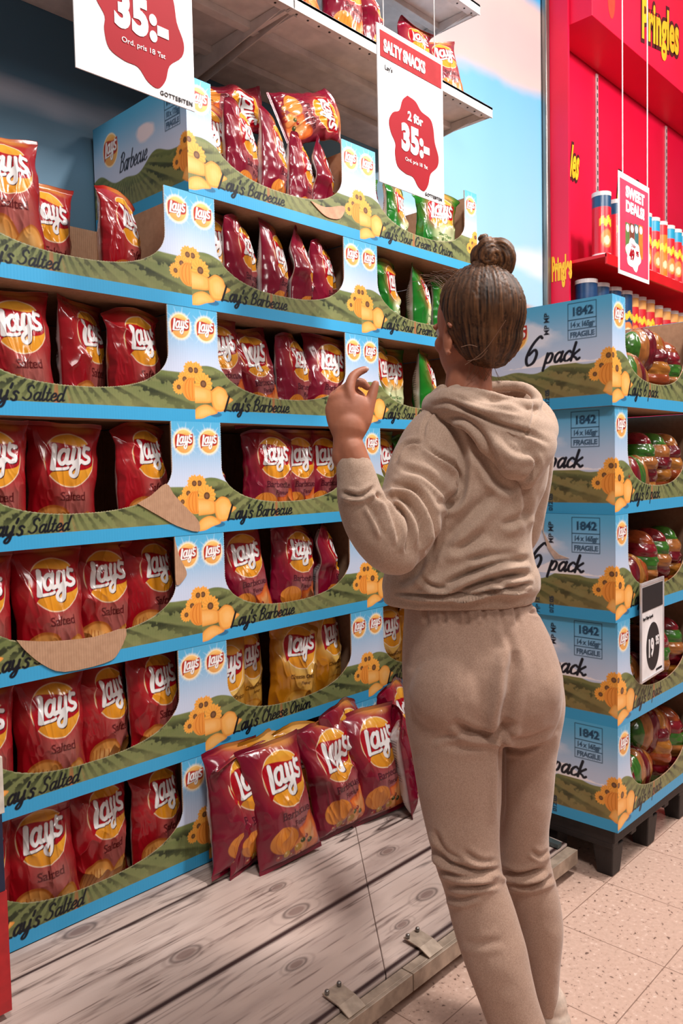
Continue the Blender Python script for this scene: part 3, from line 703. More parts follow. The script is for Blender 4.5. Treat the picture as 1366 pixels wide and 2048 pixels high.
def bag_geo(seed, T=.042, crease=1.0, bend=0.0, flop=0.0, crush=0.0, topsag=0.0):
    r = np.random.default_rng(seed)
    uf = np.linspace(-1, 1, NXF); ub = np.linspace(1, -1, NXB+2)[1:-1]
    u = np.concatenate([uf, ub]); side = np.concatenate([-np.ones(NXF), np.ones(NXB)])
    v = np.linspace(0, 1, NZB); U, V = np.meshgrid(u, v); S = np.ones_like(V)*side
    sl = .035
    vv = np.clip((V-sl)/(1-2*sl), 0, 1)
    g = np.sin(math.pi*vv**(.85))**.5
    hw = BW*(1-.13*g*(1+.15*np.sin(3*V+seed)))
    x = hw*U*(1-.02*V)
    th = T*(1-abs(U)**2.4)**.7*g*(1+.25*np.sin(math.pi*(1-V)))
    y = S*th*np.where(S < 0, 1.0, .8)
    z = BH*V - .012*g*(abs(U)**2)*np.sign(V-.5)*0
    # folds running in from the ends
    e0 = np.exp(-vv/.16)*g; e1 = np.exp(-(1-vv)/.20)*g
    w = 0
    for i in range(4):
        f0, p0, a0 = r.uniform(3, 9), r.uniform(0, 6.3), r.uniform(.5, 1)
        w = w+a0*(e0*np.sin(f0*U+p0+2*V)+e1*np.sin((f0+1.5)*U+p0*2-3*V))
    y = y+S*w*.0034*crease*(1-abs(U)**6)
    # creases: ridged noise
    q = fbm(U*2.0+seed*3.1, V*3.0+seed, 200+seed, 2); rd = (1-abs(2*q-1))**3
    q2 = fbm(U*4.1+seed*1.7+2*V, V*5.0-seed+U, 300+seed, 2); rd2 = (1-abs(2*q2-1))**4
    y = y+np.where(S < 0, 1, -1)*(-.011*rd-.0028*rd2+.0045)*crease*g*(1-abs(U)**8)
    x = x+.006*crease*(fbm(V*5+seed, V*0+1, 400+seed, 3)-.5)*np.sign(U)*abs(U)**2*2
    z = z+.010*(fbm(U*1.4+seed, U*0, 500+seed, 3)-.5)*np.where(V > .5, 1, 0)*(V-.5)*2*crease
    if crush:
        k = crush*np.exp(-((V-.62)/.12)**2); y = y-S*0+k*.03*np.sin(U*3+seed); z = z-k*.01
    # sealed ends with fine crimping
    end = (V < sl)+(V > 1-sl)
    y = np.where(end, S*.0009+.0012*np.sin(V*BH*2*math.pi/.0035), y)
    y = y+.012*np.sin(U*2.1+seed)*np.clip((V-.8)/.2, 0, 1)**1.2*crease
    if topsag: z = z-topsag*abs(U)**1.5*np.clip((V-.7)/.3, 0, 1)**1.5
    if bend: y = y+bend*V**2
    if flop:
        v0 = 1-.16; k = np.clip((V-v0)/(1-v0), 0, 1); L = BH*(1-v0)
        ang = k*flop; z = np.where(k > 0, BH*v0+L*np.sin(ang)/max(flop, 1e-6)*1.0, z); y = np.where(k > 0, y*(1-.3*k)-L*(1-np.cos(ang))/flop, y)
    return np.stack([x, y, z], -1)
def bag_meshes(fl, seed, **kw):
    P = bag_geo(seed, **kw); C = BPAINT[fl]; ny, nx = P.shape[:2]
    ns = int(round(.035*NZB))
    out = []
    for nm, a, b in (('body', ns, ny-ns-1), ('seal_top', ny-ns-1, ny-1), ('seal_bottom', 0, ns)):
        Q = P[a:b+1]; c = C[a:b+1].copy()
        F = grid_faces(b-a+1, nx, wrap=True)
        out.append(mesh_np('%s_%s_%d' % (fl, nm, seed), Q.reshape(-1, 3), F, col=c.reshape(-1, 3)))
    return out
VAR = {
 'salted': [bag_meshes('salted', 1), bag_meshes('salted', 2, crease=1.3), bag_meshes('salted', 3, topsag=.03, crease=1.5), bag_meshes('salted', 4, flop=1.6)],
 'barbecue': [bag_meshes('barbecue', 11), bag_meshes('barbecue', 12, crease=1.6, topsag=.03), bag_meshes('barbecue', 13, crease=1.8, crush=1), bag_meshes('barbecue', 14, flop=1.8, crease=1.2), bag_meshes('barbecue', 15, T=.05, crease=1.0)],
 'sour': [bag_meshes('sour', 21), bag_meshes('sour', 22, crease=1.7, topsag=.03)],
 'cheese': [bag_meshes('cheese', 31), bag_meshes('cheese', 32, crease=1.7, topsag=.03)]}
for f in VAR:      # seals share the bag's gloss
    pass
BAGCOL = {'salted': 'red salted', 'barbecue': 'crimson barbecue', 'sour': 'green onion', 'cheese': 'amber cheese'}
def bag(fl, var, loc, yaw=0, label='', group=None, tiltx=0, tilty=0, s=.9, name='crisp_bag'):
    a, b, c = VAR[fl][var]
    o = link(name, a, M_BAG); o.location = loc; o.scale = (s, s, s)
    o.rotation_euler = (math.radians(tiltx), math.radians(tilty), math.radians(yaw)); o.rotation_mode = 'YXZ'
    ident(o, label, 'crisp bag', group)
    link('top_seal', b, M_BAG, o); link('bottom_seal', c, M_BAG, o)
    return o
# (column, row): list of (x centre, yaw, variant, y, lift, lean, roll)
CARTON_FL = {(0, k): 'salted' for k in range(6)}
CARTON_FL.update({(1, k): 'barbecue' for k in range(7)}); CARTON_FL[(1, 1)] = 'cheese'
CARTON_FL.update({(2, 0): 'barbecue', (2, 1): 'cheese', (2, 2): 'cheese', (2, 3): 'sour', (2, 4): 'sour', (2, 5): 'sour', (2, 6): 'sour'})
BL = {
 (0, 5): [(-.50, -12, 0, .075, .06, 6, -3), (-.355, 8, 1, .20, -.0, 0, 0), (-.170, 34, 2, .11, .01, 2, 2), (-.62, 0, 1, .2, 0, 0, 0)],
 (0, 4): [(-.485, -6, 0, .07, 0, 3, -4), (-.300, 31, 1, .11, 0, 0, 0), (-.150, 14, 2, .08, 0, 0, -2)],
 (0, 3): [(-.570, -8, 1, .10, 0, 0, 0), (-.365, -12, 0, .13, 0, -4, 2), (-.135, 16, 2, .08, .01, 3, 0)],
 (0, 2): [(-.630, -5, 1, .075, 0, 3, 0), (-.430, -4, 0, .070, -.0, 5, -1), (-.262, -4, 1, .115, 0, 2, 0), (-.120, 12, 2, .10, .01, 3, 4)],
 (0, 1): [(-.640, -5, 1, .075, 0, 2, 0), (-.445, -5, 0, .070, 0, 4, 0), (-.270, 20, 2, .11, 0, 2, 0), (-.125, 12, 1, .075, .01, 4, 2)],
 (0, 0): [(-.650, -5, 1, .10, 0, 0, 0), (-.480, -10, 3, .072, 0, 6, -3), (-.300, 10, 1, .11, 0, 0, 0), (-.125, 14, 2, .09, .0, 2, 2)],
 (1, 6): [(.120, 5, 0, .09, .0, 0, 0), (.250, 28, 1, .075, .02, 0, -3), (.390, 32, 0, .085, .03, 0, 2), (.510, 31, 1, .085, -.01, 0, 3), (.620, 31, 2, .09, -.03, 0, 5), (.2, 40, 1, .22, .02, 0, 8), (.38, 30, 2, .25, .03, 0, -6)],
 (1, 5): [(.115, 0, 0, .09, 0, 0, 0), (.235, 28, 1, .080, 0, 0, -1), (.375, 31, 0, .080, 0, 0, 1), (.505, 31, 2, .085, 0, 0, 2), (.615, 28, 1, .090, 0, 0, -3)],
 (1, 4): [(.165, -8, 0, .075, .01, 5, -6), (.325, -5, 2, .085, -.03, 5, -10), (.480, 18, 1, .10, -.01, 2, 0), (.600, -8, 0, .075, -.0, 3, 6)],
 (1, 3): [(.120, 25, 2, .12, 0, 0, 0), (.335, -10, 1, .075, 0, 4, 3), (.505, -5, 0, .13, 0, 0, 0), (.630, -5, 0, .13, -.02, 0, 0)],
 (1, 2): [(.240, -8, 0, .068, .015, 7, -6), (.430, -2, 1, .080, .01, 3, 6), (.600, 34, 2, .09, 0, 0, 0)],
 (1, 1): [(.130, -5, 0, .09, 0, 0, 0), (.265, 10, 0, .15, 0, 0, 0), (.425, -14, 1, .075, .01, 5, 5), (.610, 12, 0, .10, .02, 2, 0)],
 (1, 0): [(.15, 5, 0, .1, 0, 0, 0), (.36, -5, 1, .1, .02, 0, 0), (.58, 5, 0, .1, 0, 0, 0)],
 (2, 6): [(.930, 10, 0, .16, -.02, 0, 0), (1.075, 26, 1, .13, 0, 0, 0), (1.270, -20, 1, .075, .0, 3, 4)],
 (2, 5): [(.975, 26, 1, .09, 0, 0, -6), (1.170, 28, 0, .09, 0, 0, 0), (1.36, 10, 1, .1, 0, 0, 0)],
 (2, 4): [(.915, 24, 1, .09, 0, 0, -4), (1.020, -5, 0, .14, -.01, 0, 0), (1.200, 30, 0, .09, 0, 0, 0)],
 (2, 3): [(.910, 10, 0, .09, -.03, 0, 0), (1.1, 5, 1, .09, 0, 0, 0)],
 (2, 1): [(.915, -5, 0, .075, 0, 3, 0), (1.10, 5, 1, .09, 0, 0, 0)],
}
POS = ['leftmost', 'second from the left', 'third from the left', 'fourth from the left', 'fifth from the left', 'leaning at the back left', 'leaning at the back right']
for (c, k), L in BL.items():
    fl = CARTON_FL[(c, k)]; cn = ['left', 'middle', 'right'][c]
    order = sorted(range(len(L)), key=lambda i: L[i][0]); 
    for i, (x, yaw, var, y, dz, lean, roll) in enumerate(L):
        if fl == 'cheese' or fl == 'sour': var = var % 2
        ps = POS[order.index(i)] if len(L) < 6 else ['leftmost', 'second from the left', 'third from the left', 'fourth from the left', 'fifth from the left', 'sixth from the left', 'rightmost'][order.index(i)]
        if len(L) < 6 and order.index(i) == len(L)-1: ps = 'rightmost'
        look = ' turned sideways' if abs(yaw) > 24 else (' facing forward' if abs(yaw) < 10 else ' slightly turned')
        lab = '%s bag%s, %s in %s carton up, %s column' % (BAGCOL[fl], look, ps, RN[k], cn)
        bag(fl, var, (x, y, BZ+k*H+.006+max(dz, 0)), yaw, lab, '%s bags in the cartons' % BAGCOL[fl], tiltx=-lean, tilty=roll, s=.92)
# bags lying on top of the open barbecue carton
bag('barbecue', 1, (.44, .10, BZ+7*H+.035), -8, 'crimson barbecue bag lying flat across the open top of the middle column', 'bags lying on the open cartons', tiltx=-12, tilty=72, s=.85)
bag('barbecue', 2, (.20, .24, BZ+7*H+.05), -10, 'crimson barbecue bag lying toward the shelf on the upright bags', 'bags lying on the open cartons', tiltx=-12, tilty=80, s=.8)
# loose bags standing on the deck
LB = [(.045, -.085, 12, 4, -7, 3, .98, 'left behind the front bag, silver edge showing'), (.175, -.175, -6, 0, -12, -4, 1.0, 'nearest the camera, leaning on the others'),
      (.095, -.10, 10, 3, -9, -6, .98, 'peeking out behind the front bag with folded top'), (.425, -.155, -8, 2, -11, -6, 1.0, 'in the middle of the loose group'),
      (.590, -.175, -10, 4, -10, -3, 1.0, 'right of the middle bag, full face showing'), (.74, -.185, 40, 1, -8, -6, .98, 'rightmost of the loose group, beside the person'),
      (.52, -.08, 10, 1, -4, 0, 1.08, 'upright behind the middle pair, its peak sticking up'), (.80, -.08, 15, 1, -4, 0, 1.12, 'standing behind at the far right of the loose group')]
for x, y, yaw, var, tx, ty, s, d in LB:
    bag('barbecue', var, (x, y, deckz(y)+.004), yaw, 'loose crimson barbecue bag '+d, 'loose bags standing on the wooden deck', tiltx=tx, tilty=ty, s=s*1.06)
for i, (x, y, yaw, tx) in enumerate([(.20, -.045, 10, -5), (.33, -.045, -15, -4)]):
    bag('cheese', i, (x, y, deckz(y)+.004), yaw, 'loose amber cheese onion bag %s behind the crimson bags' % ['on the left', 'on the right'][i], 'loose cheese onion bags', tiltx=tx, s=1.0)

# ------------------------------------------------------------------ wall shelves above
def shelf(x0, x1, y0, z, lab, br=()):
    t = empty('wall_shelf', (0, 0, 0)); ident(t, lab, 'shelf')
    m = MB().box(x0, x1, y0, .548, z+.030, z+.042).box(x0, x1, y0, y0+.008, z, z+.042).box(x0, x0+.004, y0, .545, z+.004, z+.03).box(x1-.004, x1, y0, .545, z+.004, z+.03)
    m.build('shelf_board', M_WHITE, t, bevel=.0015)
    for yy in (y0+.008, y0+.19, y0+.40): MB().box(x0+.006, x1-.006, yy, yy+.035, z+.006, z+.03).build('stiffener', M_WHITE, t, bevel=.002)
    h = MB()
    k = x0+.03
    while k < x1-.02:
        h.lathe([(0, 0), (.004, 0), (.004, .0015)], (k, y0+.024, z+.0045), 8); k += .05
    h.build('slot_row', M_DARK, t)
    for x in br:
        MB().add([(x-.002, y0+.012, z+.028), (x+.002, y0+.012, z+.028), (x+.002, .545, z+.028), (x-.002, .545, z+.028), (x-.002, y0+.012, z+.012), (x+.002, y0+.012, z+.012), (x+.002, .545, z-.062), (x-.002, .545, z-.062)],
          [(0, 1, 2, 3), (4, 7, 6, 5), (0, 4, 5, 1), (1, 5, 6, 2), (2, 6, 7, 3), (3, 7, 4, 0)]).build('bracket_arm', M_WHITE, t)
        MB().box(x+.003, x+.018, y0+.03, .545, z-.0, z+.028).build('bracket_flange', M_WHITE, t)
    return t
shelf(-1.9, .3885, -.05, 2.757, 'white steel wall shelf left of the bracket joint, above the salted cartons', (.372, -.7))
shelf(.3915, 1.52, -.05, 2.757, 'white steel wall shelf holding the row of crimson bags', (1.49, .41))
shelf(-.7, 1.512, .0, 3.19, 'highest white steel wall shelf at the top edge', (1.48, .41))
for i, (x, yaw, var, ty, tx, d) in enumerate([(.30, -5, 0, 4, -6, 'leftmost, mostly above the frame'), (.52, -12, 1, -4, -8, 'second from the left'), (.74, -8, 4, 5, -6, 'third from the left, front panel upright'),
        (.93, 18, 2, -10, -8, 'fourth from the left, tipped aside'), (1.16, -8, 3, 8, -12, 'behind the hanging price sign'), (1.385, -22, 4, -8, -10, 'rightmost, at the shelf end')]):
    bag('barbecue', var, (x, .07, 2.803), yaw, 'crimson barbecue bag on the upper wall shelf, '+d, 'crimson bags on the wall shelf', tiltx=tx, tilty=ty, s=.9 if i < 4 else .82)
for i, x in enumerate((.65, .9)):
    bag('barbecue', i, (x, .22, 3.236), 0, 'crimson barbecue bag on the highest shelf, %s' % ['left one', 'right one'][i], 'crimson bags on the highest shelf', s=.9)

# ------------------------------------------------------------------ text and badges as flat pieces
def text_obj(s, h, mat, name='lettering', parent=None, bold=0, sx=1, shear=0, depth=.0012, center=False, spacing=1.0):
    tr = text_tris(s, bold, spacing).copy()*h; tr[..., 0] = tr[..., 0]*sx+tr[..., 1]*shear
    if center: tr[..., 0] -= (tr[..., 0].max()+tr[..., 0].min())/2
    V = []; F = []
    n = len(tr)*3; T_ = tr.reshape(-1, 2)
    V = [(x, -depth, z) for x, z in T_]+[(x, 0, z) for x, z in T_]
    for i in range(len(tr)):
        a, b, c = 3*i, 3*i+1, 3*i+2
        e1 = T_[b]-T_[a]; e2 = T_[c]-T_[a]
        if e1[0]*e2[1]-e1[1]*e2[0] < 0: b, c = c, b
        F += [(a, b, c)]
        for p, q in ((a, b), (b, c), (c, a)): F.append((p, p+n, q+n)); F.append((p, q+n, q))
    me = bpy.data.meshes.new(name); me.from_pydata(V, [], F); me.update()
    return link(name, me, mat, parent)
def flatpiece(P, mat, name, parent, y0, y1): return MB().prism([tuple(p) for p in P], y0, y1).build(name, mat, parent)
BADGE = [(385, 690), (440, 725), (478, 785), (540, 830), (562, 890), (572, 985), (598, 1080), (588, 1145), (538, 1190), (520, 1260), (490, 1298), (450, 1268), (415, 1205), (365, 1180), (312, 1130), (297, 1050), (300, 990), (272, 920), (262, 850), (288, 800), (330, 785), (352, 720)]
def badge_poly(cx, cz, rx, rz, n=90):
    P = np.array([((x-205)/435, (y-.41*(x-205)-165)/1070) for x, y in BADGE]); P = P-(P.max(0)+P.min(0))/2; P = P/P.max(0)
    Q = catmull(np.vstack([P, P[:1]]), 4)[:-1]
    return [(cx+rx*.95*u, cz-rz*.95*v) for u, v in Q[::-1]]
M_CRIM = pmat('crimson_print', (158, 2, 26), .6, 0, 5, two=(148, 2, 22), spec=.2); M_STRIP = pmat('faded_red_print', (160, 26, 34), .6, 0, 30, two=(150, 16, 26), spec=.2)
M_WPRINT = pmat('white_print', (252, 248, 250), .5)
def cord(p0, p1, lab, r=.0016):
    o = MB().tube([p0, p1], r, 6).build('hanging_cord', M_CORD); ident(o, lab, 'cord', 'clear cords the signs hang from'); return o
def price_sign(x, y, z, w, h, label, cords, text_mark, rz=0):
    t = empty('price_sign', (x, y, z), rz); ident(t, label, 'price sign', 'white price signs on cords')
    MB().box(0, w, 0, .003, 0, h).build('sheet', M_PAPER, t)
    flatpiece([(.012, h*.80), (w-.008, h*.80), (w-.008, h*.965), (.012, h*.965)], M_STRIP, 'header_band', t, -.0012, 0)
    a = text_obj('SALTY SNACKS', h*.075, M_WPRINT, 'header_lettering', t, bold=.05, sx=.62); a.location = (.026, -.0013, h*.842)
    a = text_obj("Lay's", h*.030, M_INK, 'product_lettering', t); a.location = (.03, -.0004, h*.73)
    flatpiece(badge_poly(w*.53, h*.34, w*.40, h*.31), M_CRIM, 'price_badge', t, -.0012, 0)
    a = text_obj('2 för', h*.060, M_WPRINT, 'offer_lettering', t, bold=.035, center=True); a.location = (w*.54, -.0013, h*.475)
    a = text_obj('35:-', h*.165, M_WPRINT, 'price_lettering', t, bold=.06, sx=.80, center=True, spacing=1.08); a.location = (w*.54, -.0013, h*.275)
    a = text_obj('Ord. pris 18  /st', h*.026, M_WPRINT, 'small_lettering', t, center=True, sx=1.05); a.location = (w*.55, -.0013, h*.200)
    a = text_obj('95', h*.013, M_WPRINT, 'small_lettering', t); a.location = (w*.665, -.0013, h*.213)
    a = text_obj('GOTTEBITEN', h*.022, M_INK, 'shop_lettering', t, bold=.008, sx=1.0, spacing=1.12); a.location = (w*.68, -.0004, h*.02)
    for dx, lb in zip((w*.10, w*.88), cords): cord((x+dx, y+.0015, z+h), (x+dx, y+.0015, 4.6), lb)
    return t
price_sign(.318, -.45, 2.105, .302, .430, 'white hanging price sign with red badge, in front of the shelf end', ('left cord above the centre price sign', 'right cord above the centre price sign'), 0)
price_sign(-.590, -.45, 2.105, .284, .430, 'large white hanging price sign at the top left corner', ('left cord above the top left price sign', 'right cord above the top left price sign'), 0)

# ------------------------------------------------------------------ red display bay on the right
setting(MB().box(3.03, 10, .55, .61, 0, 4.6).build('wall_right', M_REDW))
t = empty('end_panel', (3.03, 0, 0)); ident(t, 'red end panel with yellow lettering beside the steel post', 'panel')
MB().box(.001, .022, .40, .549, 0, 4.6).build('board', M_REDW, t)
a = text_obj('Pringles', .14, M_YEL, 'lettering', t, bold=.05, sx=.22); a.rotation_euler = (0, 0, -math.pi/2); a.location = (-.0015, .512, 2.42)
t = empty('header_box', (3.06, .262, 3.89)); ident(t, 'red overhanging header box with yellow lettering at the top right', 'header')
MB().box(0, 6.9, 0, .286, 0, .70).build('box', M_REDW, t, bevel=.003)
M_DKBR = pmat('dark_outline', (74, 14, 20), .5)
def yellow_word(parent, x, y, z, h, sx=.62, rot=0, word='Pringles'):
    for (bd, mt, dy, nm) in ((.11, M_DKBR, -.001, 'lettering_outline'), (.035, M_YEL, -.0035, 'lettering')):
        a = text_obj(word, h, mt, nm, parent, bold=bd, sx=sx, shear=.18, spacing=1.05); a.location = (x, y+dy, z); a.rotation_euler = (0, -rot, 0)
yellow_word(t, 3.735-3.06, 0, 4.02-3.89, .25, .55, .17)
for i, (x, z, h) in enumerate([(.25, .2, .25), (2.2, .25, .3)]):
    P = [(x+.05*math.cos(q), z+h*.5*math.sin(q)) for q in np.linspace(0, 2*math.pi, 24, endpoint=False)]
    flatpiece(P, pmat('orange_streak', (224, 66, 44), .4), 'printed_streak', t, -.001, 0)
t = empty('back_panel_print', (3.05, .5495, 3.1)); ident(t, 'yellow lettering on the red back panel next to the end panel', 'wall lettering', 'yellow words on the red wall')
yellow_word(t, .275, 0, .03, .2, .36, word='les')
t = empty('back_panel_print', (4.0, .5495, 3.1)); ident(t, 'yellow lettering on the red back panel behind the hanging deal sign', 'wall lettering', 'yellow words on the red wall')
yellow_word(t, 0, 0, .03, .2, .5)
M_SLOT = pmat('slotted_steel', (214, 196, 200), .4, .3, 30)
for i, x in enumerate((3.70, 4.855)):
    t = empty('slotted_upright', (x, .548, 2.54)); ident(t, ['nearer', 'farther'][i]+' slotted steel upright on the red wall', 'upright', 'slotted uprights')
    MB().box(-.014, .014, -.008, 0, 0, 1.33).build('rail', M_SLOT, t)
    s0 = MB().box(-.005, .005, -.0095, -.008, 0, .025).build('slot', M_DARK, t); s0.location = (0, 0, .03)
    for k in range(1, 26): c_ = s0.copy(); COL.objects.link(c_); c_.parent = t; c_.location = (0, 0, .03+k*.05)
def red_shelf(z, y0, lab):
    t = empty('display_shelf', (3.06, y0, z)); ident(t, lab, 'shelf')
    MB().box(0, 6.9, 0, .548-y0, .012, .03).build('board', M_REDS, t); MB().box(0, 6.9, -.004, .008, -.03, .034).build('front_lip', M_REDS, t, bevel=.002)
red_shelf(2.493, .18, 'bright red shelf carrying tall crisp tubes'); red_shelf(2.04, .24, 'lower red shelf with blue-topped tubes behind the carton stack')
setting(MB().box(3.06, 10, .30, .548, 0, .2).build('trim_2', M_REDS))
# tubes
def can_mesh(body, top, h, r):
    n = 40; nz = 60; th = np.linspace(0, 2*math.pi, n, endpoint=False)[None, :]; z = np.linspace(0, h, nz)[:, None]
    P = np.stack([r*np.cos(th)*np.ones_like(z), r*np.sin(th)*np.ones_like(z), z*np.ones_like(th)], -1)
    C = np.ones(P.shape)*lin(body); zz = P[..., 2]/h; ph = ((th+math.pi/2+math.pi+.5) % (2*math.pi)-math.pi)*np.ones_like(z)
    def bl(m, c):
        nonlocal C
        m = np.clip(m, 0, 1)[..., None]; C = C*(1-m)+lin(c)*m
    bl((zz > .78)*1., top); bl(((zz < .05))*1., (235, 225, 225))
    jag = .62+.03*np.sin(ph*9); bl((abs(ph) < .8)*(zz < jag)*(zz > jag-.12), (248, 196, 50))
    bl(np.clip(1-((ph/.75)**2+((zz-.28)/.16)**2), 0, 1)*3, (230, 130, 60)); bl(np.clip(1-((ph/.4)**2+((zz-.25)/.08)**2), 0, 1)*3, (248, 214, 170))
    return mesh_np('tube', P.reshape(-1, 3), grid_faces(nz, n, wrap=True), col=C.reshape(-1, 3))
M_CAN = printmat('printed_tube', .35, .5, coat=.3)
def lid_mesh(r):
    me = bpy.data.meshes.new('lid'); m = MB().lathe([(0, .008), (r*.9, .008), (r*.93, .012), (r*1.03, .012), (r*1.03, -.012), (r, -.012)], n=36); me.from_pydata(m.v, [], m.f); me.update(); me.materials.append(M_LID); return me
M_LID = pmat('milky_lid', (214, 206, 204), .3, 0, 10, two=(196, 190, 190))
CM = {'blue': can_mesh((206, 16, 40), (18, 66, 104), .36, .055), 'teal': can_mesh((214, 30, 44), (30, 150, 190), .36, .055), 'red': can_mesh((222, 120, 40), (206, 30, 40), .36, .055),
      'navy': can_mesh((20, 60, 104), (16, 56, 98), .33, .066), 'tan': can_mesh((196, 30, 40), (220, 160, 90), .33, .05)}
LM = {.055: lid_mesh(.055), .066: lid_mesh(.066), .05: lid_mesh(.05)}
def can(kind, x, y, z, lab, group, r=.055, h=.36, yaw=0):
    o = link('crisp_tube', CM[kind], M_CAN); o.location = (x, y, z); o.rotation_euler = (0, 0, yaw); ident(o, lab, 'crisp tube', group)
    l = link('lid', LM[r], None, o); l.location = (0, 0, h)
seq = [('blue', 3.145), ('blue', 3.345), ('blue', 3.47), ('blue', 3.6), ('teal', 3.73), ('teal', 3.86), ('red', 3.985), ('teal', 4.11), ('teal', 4.235), ('teal', 4.36), ('teal', 4.485), ('teal', 4.61), ('blue', 4.735), ('blue', 4.86)]
names = ['first', 'second', 'third', 'fourth', 'fifth', 'sixth', 'seventh', 'eighth', 'ninth', 'tenth', 'eleventh', 'twelfth', 'thirteenth', 'fourteenth']
for i, (k, x) in enumerate(seq):
    can(k, x, .25, 2.524, '%s crisp tube, %s from the left on the bright red shelf' % ({'blue': 'dark-blue-topped', 'teal': 'bright-blue-topped', 'red': 'orange and red'}[k], names[i]), 'tubes on the red shelf', yaw=.1*((i*3) % 4))
for i, (k, x, r) in enumerate([('navy', 3.17, .066), ('navy', 3.33, .066), ('navy', 3.50, .066), ('navy', 3.66, .066), ('tan', 3.80, .05), ('tan', 3.92, .05), ('tan', 4.06, .05), ('tan', 4.2, .05), ('tan', 4.34, .05), ('tan', 4.48, .05), ('tan', 4.6, .05)]):
    can(k, x, .36, 2.072 if r > .06 else 2.04+.032-.02*(i > 6), '%s crisp tube, %s from the left on the lower shelf behind the cartons' % ({'navy': 'navy', 'tan': 'tan-topped'}[k], names[i]), 'tubes on the lower shelf', r=r, h=.33)
# pink deal sign
t = empty('deal_sign', (2.385, -.2, 2.232)); ident(t, 'pink hanging deal sign with tubes and a white price splash', 'deal sign')
sw, sh = .362, .49
MB().box(0, sw, 0, .003, 0, sh).build('sheet', M_PAPER, t)
flatpiece([(.014, .02), (sw-.014, .02), (sw-.014, sh-.03), (.014, sh-.03)], pmat('pink_print', (206, 60, 92), .45, 0, 6, two=(196, 50, 80)), 'pink_ground', t, -.001, 0)
for s_, z in (('SWEET', .385), ('DEALS!', .315)):
    a = text_obj(s_, .052, M_WPRINT, 'header_lettering', t, bold=.06, center=True, sx=.98); a.location = (sw*.52, -.0012, z)
for i in range(4):
    x = .075+i*.052; g = [(96, 120, 60), (120, 60, 40), (60, 110, 110), (206, 120, 40)][i]
    flatpiece([(x, .11), (x+.048, .11), (x+.048, .26+.006*i), (x, .26+.006*i)], pmat('printed_tube_%d' % i, g, .5), 'printed_tube', t, -.0016, 0)
    flatpiece([(x+.024+.018*math.cos(q), .235+.006*i+.02*math.sin(q)) for q in np.linspace(0, 6.283, 16, endpoint=False)], M_WPRINT, 'printed_cap', t, -.002, 0)
flatpiece(badge_poly(.165, .115, .095, .085, 60), M_WPRINT, 'price_splash', t, -.0024, 0)
a = text_obj('3 för', .018, M_CRIM, 'offer_lettering', t, center=True); a.location = (.165, -.0026, .15)
a = text_obj('49', .05, M_CRIM, 'price_lettering', t, bold=.05, sx=.8, center=True); a.location = (.145, -.0026, .09)
a = text_obj('95', .025, M_CRIM, 'price_lettering', t, bold=.04, sx=.9, center=True); a.location = (.21, -.0026, .115)
for dx, lb in ((.05, 'left cord above the pink deal sign'), (sw-.02, 'right cord above the pink deal sign')): cord((2.385+dx, -.1985, 2.232+sh), (2.385+dx, -.1985, 4.6), lb, .003)
# price holder on the right stack
t = empty('price_holder', (1.035, -.885, .620), math.radians(4)); ident(t, 'clear price holder with black oval price, hanging on the six pack cartons', 'price holder')
pw, ph = .205, .30
MB().box(0, pw, 0, .003, 0, ph).build('price_card', M_PAPER, t)
MB().box(.004, pw-.004, -.0012, 0, ph*.72, ph*.98).build('dark_window', M_INK, t)
m = MB(); 
for a_ in ((-.006, 0, 0, ph), (pw, pw+.006, 0, ph), (-.006, pw+.006, -.008, 0), (-.006, pw+.006, ph, ph+.01)): m.box(a_[0], a_[1], -.003, .004, a_[2], a_[3])
m.build('clear_frame', M_CLEAR, t, bevel=.001)
flatpiece([(pw*.52+.062*math.cos(q), ph*.31+.078*math.sin(q)) for q in np.linspace(0, 6.2832, 60, endpoint=False)], M_INK, 'price_oval', t, -.0012, 0)
a = text_obj('19', .058, M_WPRINT, 'price_lettering', t, bold=.03, sx=.72, center=True); a.location = (pw*.42, -.0014, ph*.215)
a = text_obj('95', .030, M_WPRINT, 'price_lettering', t, bold=.03, sx=.75, center=True); a.location = (pw*.70, -.0014, ph*.31)
a = text_obj('Lays Chips 6-pack', .0105, M_INK, 'product_lettering', t, sx=.9); a.location = (.012, -.0006, ph*.63)
a = text_obj('GOTTEBITEN', .007, M_INK, 'shop_lettering', t, bold=.02); a.location = (.135, -.0006, .006)

# multipack bundles in the right stack: clear wrap over a row of small bags
def pack_mesh(seed):
    nu, nv = 90, 60; u = np.linspace(0, 1, nu)[None, :]; a = np.linspace(0, 2*math.pi, nv, endpoint=False)[:, None]
    g = np.clip(np.sin(math.pi*u), 0, 1)**.35; r = g*(1+.06*abs(np.sin(u*math.pi*6)))
    n = fbm(u*9+seed, a*1.5*np.ones_like(u), 700+seed, 3)
    rr = r*(1+.22*(n-.5))
    P = np.stack([(u-.5)*.27*np.ones_like(a), -.055*rr*np.cos(a), .085*rr*np.sin(a)], -1)
    seg = np.floor(u*6*.9999)*np.ones_like(a); pal = lin(np.array([(186, 84, 40), (150, 24, 40), (70, 130, 44), (196, 120, 60), (128, 14, 34), (206, 130, 50)]))
    C = pal[(seg.astype(int)+seed) % 6]
    tone = fbm(u*40, a*3*np.ones_like(u), 800+seed, 3)[..., None]; C = C*(.55+.9*tone)
    uu = (u*6) % 1-.5; bd = ((abs(np.cos(a)-.4) < .45)*(abs(uu) < .32)*(np.sin(a*2) < .9)); k = (bd*np.clip(np.sin(a*9+uu*8)*3, 0, 1)*.55)[..., None]; C = C*(1-k)+lin((226, 200, 180))*k
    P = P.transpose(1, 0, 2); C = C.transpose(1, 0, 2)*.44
    return mesh_np('bundle', P.reshape(-1, 3), grid_faces(nu, nv, wrap=True), col=C.reshape(-1, 3))
